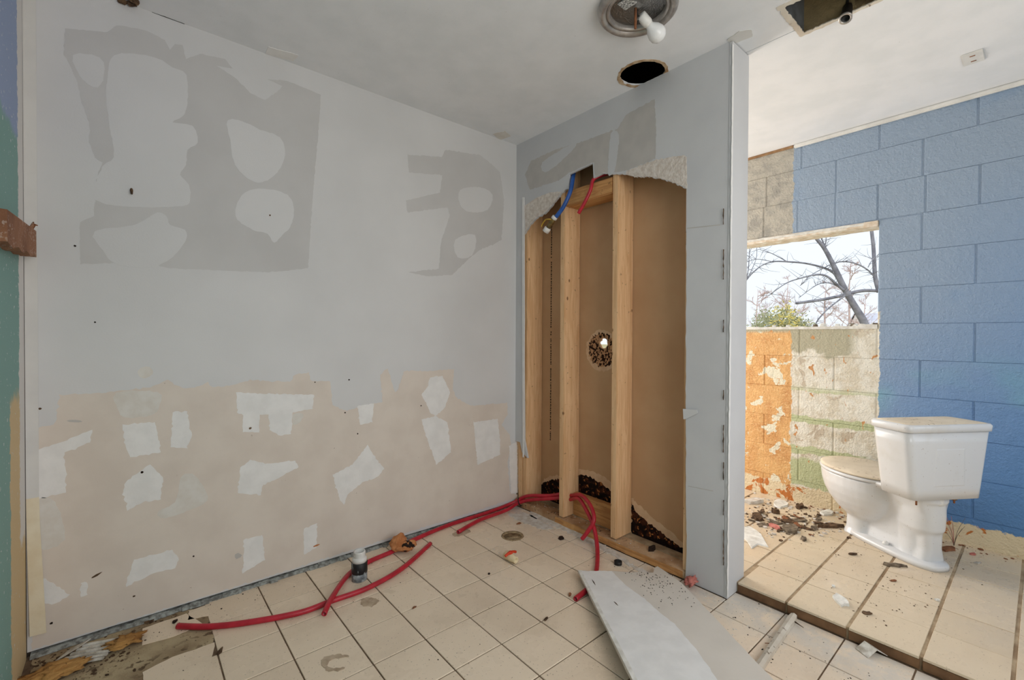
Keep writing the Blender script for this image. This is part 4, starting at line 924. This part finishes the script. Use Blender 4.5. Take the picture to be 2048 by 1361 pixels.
# bent flashing scrap and stick of trim in front of the step
bs = empty('metal_scrap', on(2, 0, 1758, 1316)); tag(bs, 'bent white metal scrap leaning at the foot of the step', 'scrap'); bs.rotation_euler = (0, 0, -.55)
for nm, pr_ in (('bent_flange', [(-.045, 0, .002), (-.008, 0, .026), (-.008, .05, .026), (-.045, .05, .002)]), ('long_flange', [(-.008, 0, .026), (.036, 0, .001), (.036, .05, .001), (-.008, .05, .026)])):
    mesh_obj(nm, *loft_geo([[Vector(p) for p in pr_], [Vector(p)+Vector((0, 0, .002)) for p in pr_]]), M['metal_chip'], bs)
s0, s1 = on(2, .012, 1588, 1232), on(2, .012, 1520, 1332)
s1 = s0+(s1-s0)*1.05
sk_ = empty('trim_stick', s0); tag(sk_, 'dirty white trim stick lying between step and fallen board', 'stick')
dd = (s1-s0); sdv = Vector((-dd.y, dd.x, 0)).normalized()*.012
mesh_obj('stick', *loft_geo([[dd*t-sdv*w-Vector((0, 0, .011)), dd*t+sdv*w-Vector((0, 0, .011)), dd*t+sdv*w+Vector((0, 0, .006)), dd*t+Vector((0, 0, .011)), dd*t-sdv*w+Vector((0, 0, .006))] for t, w in ((0, .9), (.08, 1.2), (.2, 1), (.5, 1.05), (.8, .95), (1, 1))]), M['pipe_white'], sk_)
tube('splinter', [dd*.1+sdv, dd*.12+sdv*2.5, dd*.14+sdv*4], [.003, .002, .001], M['bark'], sk_, 6)
tube('nail', [dd*.6-sdv, dd*.63-sdv*2.2], .0014, M['rust'], sk_, 6)
# ribbed cardboard-like slats in the near left corner
rb = empty('ribbed_panel_scrap', on(2, 0, 165, 1318)); tag(rb, 'crushed white ribbed panel scrap in the near left corner', 'panel scrap'); rb.rotation_euler = (0, 0, -.35)
for k in range(6): box('rib', -.07+.010*k, .075+.004*k, -.040+.016*k, -.028+.016*k, .004+.002*k, .010+.003*k, M['metal_chip'], rb, .002)
mesh_obj('torn_flap', *loft_geo([[(-.08, .0, .004), (-.02, .02, .03), (.0, .055, .034), (-.06, .06, .008)], [(-.08, .0, .007), (-.02, .02, .033), (.0, .055, .037), (-.06, .06, .011)]]), M['metal_chip'], rb)
# dry weed growing at the blue wall base
wd = empty('dry_weed', on(2, UP, 1908, 1092)); tag(wd, 'dry spindly weed standing behind the tank at the blue wall', 'weed')
for k in range(9):
    a = random.uniform(0, 6.28); h = random.uniform(.06, .16); tube('stem', catmull([(0, 0, 0), (.015*math.cos(a), .015*math.sin(a), h*.5), (.05*math.cos(a), .05*math.sin(a), h)], 4), [.0015, .0006], M['foam_pink'] if k % 3 == 0 else M['bark_grey'], wd, 5)
# countless crumbs
def crumbs(name, n, area_f, zf_, mats, label, smin, smax):
    mb = MB()
    for i in range(n):
        x, y = area_f(); s = random.uniform(smin, smax)*random.random(); s = max(s, smin)
        a = random.uniform(0, 6.28); asp = random.uniform(.3, 1); pts = []
        for k in range(5):
            b = 2*math.pi*k/5; u, w = s*math.cos(b)*random.uniform(.7, 1.2), s*asp*math.sin(b); pts.append((x+u*math.cos(a)-w*math.sin(a), y+u*math.sin(a)+w*math.cos(a)))
        mb.add(*loft_geo([[(p, q, zf_) for p, q in pts], [(p, q, zf_+s*.45) for p, q in pts]]))
    o = mb.build(name, mats); return tag(o, label, 'debris', kind='stuff')
def px_area(pts, zf_, sx, sy):
    def f():
        c = random.choice(pts); p = on(2, zf_, c[0]+random.gauss(0, sx), c[1]+random.gauss(0, sy))
        return p.x, p.y
    return f
def clampf(f, x0, x1, y0, y1):
    def g_():
        for _ in range(60):
            x, y = f()
            if x0 < x < x1 and y0 < y < y1 and not (-.02 < x < .19 and y > -1.46): return x, y
        return (x0+x1)/2, (y0+y1)/2
    return g_
heap = [(1500,1030),(1540,1030),(1580,1040),(1610,1050),(1640,1060),(1560,1055),(1530,1010),(1600,1020),(1650,1050)]
crumbs('brown_crumbs', 320, clampf(px_area(heap, UP, 28, 14), .19, XB-.01, -3, .5), UP, M['bark'], 'scattered dark brown crumbs around the debris heap by the orange wall', .002, .014)
crumbs('pale_crumbs', 260, clampf(px_area(heap+[(1500,1000),(1540,995),(1600,1000),(1510,1050)], UP, 30, 12), .19, XB-.01, -3, .5), UP, M['dustpile'], 'pale plaster crumbs along the base of the orange wall', .003, .018)
bath = [(1690,1090),(1720,1110),(1780,1150),(1840,1160),(1900,1100),(1960,1130),(1650,1120),(1600,1150),(1750,1200),(1850,1180),(1930,1090),(1900,1120)]
crumbs('dirt_flecks', 420, clampf(px_area(bath, UP, 45, 24), .1, XB-.01, -3, -.3), UP, M['bark'], 'fine brown dirt flecks over the cream bathroom tiles', .0010, .0045)
crumbs('wall_base_crumbs', 160, lambda: (XB-abs(random.gauss(0, .05))-.006, random.uniform(-2.6, -1.2)), UP, M['rust'], 'reddish crumbs along the base of the blue wall', .002, .012)
main = [(1480,1240),(1550,1290),(1620,1310),(1700,1340),(1420,1180),(1100,1040),(1200,1090),(1090,1060),(300,1250),(200,1300),(330,1280),(150,1330),(700,1150),(520,1190),(900,1300),(1240,1140),(400,1225)]
crumbs('floor_flecks', 460, clampf(px_area(main, 0, 45, 22), XL+.02, XS-.01, -2.2, -.02), 0, M['leafdark'], 'fine dark flecks scattered over the beige floor tiles', .0009, .0042)
crumbs('corner_rubble', 220, clampf(px_area([(120,1320),(200,1300),(260,1280),(180,1345),(90,1330),(230,1310)], 0, 24, 9), XL+.01, -1.78, -1.2, -.012), -.002, M['bark'], 'brown rubble crumbs in the near left floor corner', .002, .010)
crumbs('sole_plate_dust', 150, lambda: (random.uniform(.0, .14), random.uniform(-1.2, -.1)), .038, M['dustpile'], 'pale dust crumbs on top of the wall sole plate', .001, .006)
crumbs('white_specks', 160, clampf(px_area([(1060,1040),(1120,1060),(1180,1090),(1230,1120),(1500,1260),(1440,1210),(1000,1090)], 0, 35, 18), XL, XS-.01, -2.2, -.02), 0, M['plaster'], 'tiny white plaster specks on the beige floor tiles', .001, .005)

# ================================================================ OUTDOORS
gr = box('ground', -40, 60, -60, 60, -.45, -.35, M['grass']); struct(gr, 'pale dry winter ground outside', 'ground')
def br(pts, dep, r0, r1, name, mat, parent, L0, n=7):
    P = [at(px, py, dep+dz)-L0 for px, py, dz in [(q+(0,))[:3] for q in pts]]; P = catmull(P, 5); k = len(P); sc = dep/FPX*.82
    return mesh_obj(name, *tube_geo(P, [(r0+(r1-r0)*i/(k-1))*sc for i in range(k)], n), mat, parent, True), P
TD = 10.0
base = at(1752, 700, TD); base.z = -.4
bt = empty('leaning_tree', base); tag(bt, 'leaning bare tree with arching branches outside the window', 'tree')
allb = []
_, p = br([(1752,745),(1740,680),(1728,645),(1717,626),(1703,603),(1690,580),(1677,552),(1665,527),(1648,496),(1631,475),(1600,430)], TD, 10, 3.2, 'trunk', M['tree_bark'], bt, base); allb.append(p)
for pts, r0, r1, dz in [([(1688,590),(1724,582),(1757,582),(1790,584)], 4.2, 3.6, 0), ([(1700,588),(1690,590),(1648,599),(1592,607)], 4.2, 3.2, 0),
  ([(1683,574),(1667,546),(1644,535),(1610,527),(1575,524),(1545,524),(1518,535),(1493,561),(1470,600)], 3, .8, .3), ([(1575,524),(1545,508),(1518,499)], 1.3, .5, .3),
  ([(1688,582),(1671,567),(1652,552),(1631,550),(1604,556),(1572,567),(1537,592)], 3.2, .8, -.3), ([(1680,575),(1661,567),(1642,567),(1623,577),(1598,596)], 1.6, .6, .2),
  ([(1667,529),(1680,524),(1702,525),(1724,533),(1742,546),(1753,561)], 1.4, 1.8, .1), ([(1667,527),(1650,535),(1620,552),(1600,572)], 1.2, .6, .2), ([(1690,592),(1667,609),(1648,626),(1631,649),(1625,680)], 1.7, 1.4, -.2),
  ([(1758,585),(1751,558),(1749,535),(1747,496),(1743,458),(1738,400)], 5, 3.4, .1), ([(1650,495),(1646,484),(1642,473),(1640,440)], 1.7, 1, 0), ([(1649,500),(1652,480),(1655,450)], 1.2, .8, 0),
  ([(1545,524),(1512,519),(1480,530)], 1, .6, .3), ([(1493,561),(1497,535),(1499,500),(1500,470)], 1.2, .7, .3), ([(1493,561),(1512,519),(1513,490)], .9, .5, .3), ([(1736,535),(1745,520),(1760,512)], 1, .6, 0)]:
    _, p = br([q+(dz,) for q in pts], TD, r0, r1, 'branch', M['tree_bark'], bt, base); allb.append(p)
mb = MB(); rd = random.Random(4)
for p in allb[1:]:
    for k in range(int(len(p)*.8)):
        q = rd.choice(p); d = Vector((rd.uniform(-1, 1), rd.uniform(-1, 1), rd.uniform(-.3, 1))).normalized(); ln = rd.uniform(.1, .5)
        e = q+d*ln; m_ = q+d*ln*.5+Vector((rd.uniform(-1, 1), rd.uniform(-1, 1), rd.uniform(-1, 1)))*ln*.12
        mb.add(*tube_geo([q, m_, e], [.006, .004, .002], 3, False))
tw = mb.build('twigs', M['tree_bark'], bt); tw['kind'] = 'stuff'
def bare_tree(px, dep, top_py, spread, label, seed, mat):
    rd = random.Random(seed); b = at(px, 700, dep); b.z = -.4; h = at(px, top_py, dep).z+.4
    o = empty('bare_tree', b); tag(o, label, 'tree', None)
    mb = MB(); mt = MB(); mt.add(*tube_geo([(0, 0, 0), (.05, .02, h*.35), (-.03, .05, h*.7), (.02, 0, h)], [.06, .045, .025, .006], 5))
    def grow(p, d, ln, r, lv):
        q = p+d*ln*.5+Vector((rd.gauss(0, .06), rd.gauss(0, .06), rd.gauss(0, .04)))*ln; e = q+(d+Vector((0, 0, .25))).normalized()*ln*.5
        mb.add(*tube_geo([p, q, e], [r, r*.75, r*.45], 3, False))
        if lv:
            for _ in range(4): grow(p.lerp(e, rd.uniform(.25, 1)), (d+Vector((rd.gauss(0, .6), rd.gauss(0, .6), rd.gauss(.15, .4)))).normalized(), ln*rd.uniform(.4, .65), r*.55, lv-1)
    for k in range(13):
        z = h*rd.uniform(.25, .97); a = rd.uniform(0, 6.28); grow(Vector((0, 0, z)), Vector((math.cos(a), math.sin(a), rd.uniform(.3, .9))).normalized(), spread*(1.15-z/h)*rd.uniform(.6, 1.1), .018, 3)
    mt.build('trunk', mat, o, True); t = mb.build('twigs', mat, o); t['kind'] = 'stuff'
bare_tree(1700, 17, 515, 1.5, 'reddish bare tree right behind the leaning trunk', 11, M['twig_pink'])
bare_tree(1651, 19, 560, 1.3, 'small bare tree between the bush and the leaning trunk', 12, M['twig_pink'])
bare_tree(1575, 20, 555, 1.7, 'bare tree directly behind the yellow-green bush', 13, M['twig_pink'])
bare_tree(1515, 18, 580, 1.6, 'bare tree at the left edge of the window view', 14, M['twig_pink'])
bare_tree(1730, 22, 590, 1.4, 'low bare tree beside the white house gable', 15, M['twig_pink'])
# bush
def bush(px0, px1, pyt, dep, n, mat, name, parent, L0, seed, pyb=700):
    rd = random.Random(seed); v = []; f = []
    cx, w = (px0+px1)/2, (px1-px0)/2
    for i in range(n):
        a = rd.uniform(-1, 1); h = math.sqrt(max(0, 1-a*a))*(.8+.3*mnoise.noise(Vector((a*3, seed, 0))))
        py = pyb-(pyb-pyt)*h*rd.uniform(.25, 1)**.5
        p = at(cx+a*w*1.05+rd.gauss(0, 8), py+rd.gauss(0, 9), dep+rd.gauss(0, .5))-L0; s = rd.uniform(.015, .045)
        d = Vector((rd.gauss(0, 1), rd.gauss(0, 1), rd.gauss(0, 1))).normalized(); e = d.orthogonal().normalized()
        k = len(v); v += [p-d*s, p+e*s*.4, p+d*s, p-e*s*.4]; f.append((k, k+1, k+2, k+3))
    return mesh_obj(name, v, f, mat, parent)
bb = at(1560, 700, 8); bb.z = -.4
bu = empty('bush', bb); tag(bu, 'shaggy yellow-green bush outside below the window view', 'bush')
for nm, a in (('green_foliage', (1497, 1628, 614, 8.0, 2300, M['leaf_green'], 3)), ('yellow_foliage', (1538, 1603, 606, 7.7, 650, M['leaf_yellow'], 5))):
    o = bush(a[0], a[1], a[2], a[3], a[4], a[5], nm, bu, bb, a[6], 690); o['kind'] = 'stuff'
for k in range(6): tube('stem', catmull([(random.uniform(-.2, .2), random.uniform(-.2, .2), 0), (random.uniform(-.4, .4), random.uniform(-.4, .4), .8), (random.uniform(-.7, .7), random.uniform(-.7, .7), 1.6)], 4), [.025, .008], M['tree_bark'], bu, 6)
# house
hp0 = at(1740, 660, 30); hy_ = ray(1716, 660); hy_.z = 0; hy_.normalize(); hx_ = Vector((hy_.y, -hy_.x, 0))
hs = empty('white_house', (hp0.x, hp0.y, -.4), math.atan2(hx_.y, hx_.x)); tag(hs, 'distant white house with pale roof beyond the leaning tree', 'house')
apex = at(1712, 622, 30).z+.4; eav = at(1685, 660, 30).z+.4-.25
lx = (at(1683, 650, 30)-hp0).dot(hx_); axx = (at(1712, 622, 30)-hp0).dot(hx_); rx_ = lx+2*(axx-lx)
mesh_obj('gable_wall', *loft_geo([[(lx+.3, y, 0), (rx_-.3, y, 0), (rx_-.3, y, eav), (axx, y, apex-.1), (lx+.3, y, eav)] for y in (0, 6)]), M['siding'], hs)
for s in (lx, rx_): mesh_obj('roof_slope', *loft_geo([[(s, y, eav-.1), (axx, y, apex), (axx, y, apex+.12), (s, y, eav+.02)] for y in (-.3, 6.3)]), M['roofing'], hs)
mesh_obj('rear_wing', *loft_geo([[(axx, y, 0), (axx+7, y, 0), (axx+7, y, eav), (axx, y, eav)] for y in (2, 6)]), M['siding'], hs)
mesh_obj('wing_roof', *loft_geo([[(axx, 1.7, eav), (axx, 4, apex), (axx, 6.3, eav)], [(axx+7.3, 1.7, eav), (axx+7.3, 4, apex), (axx+7.3, 6.3, eav)]]), M['roofing'], hs)
box('window_pane', axx-.4, axx+.4, -.03, .02, 1.0, 1.9, M['glass'], hs)
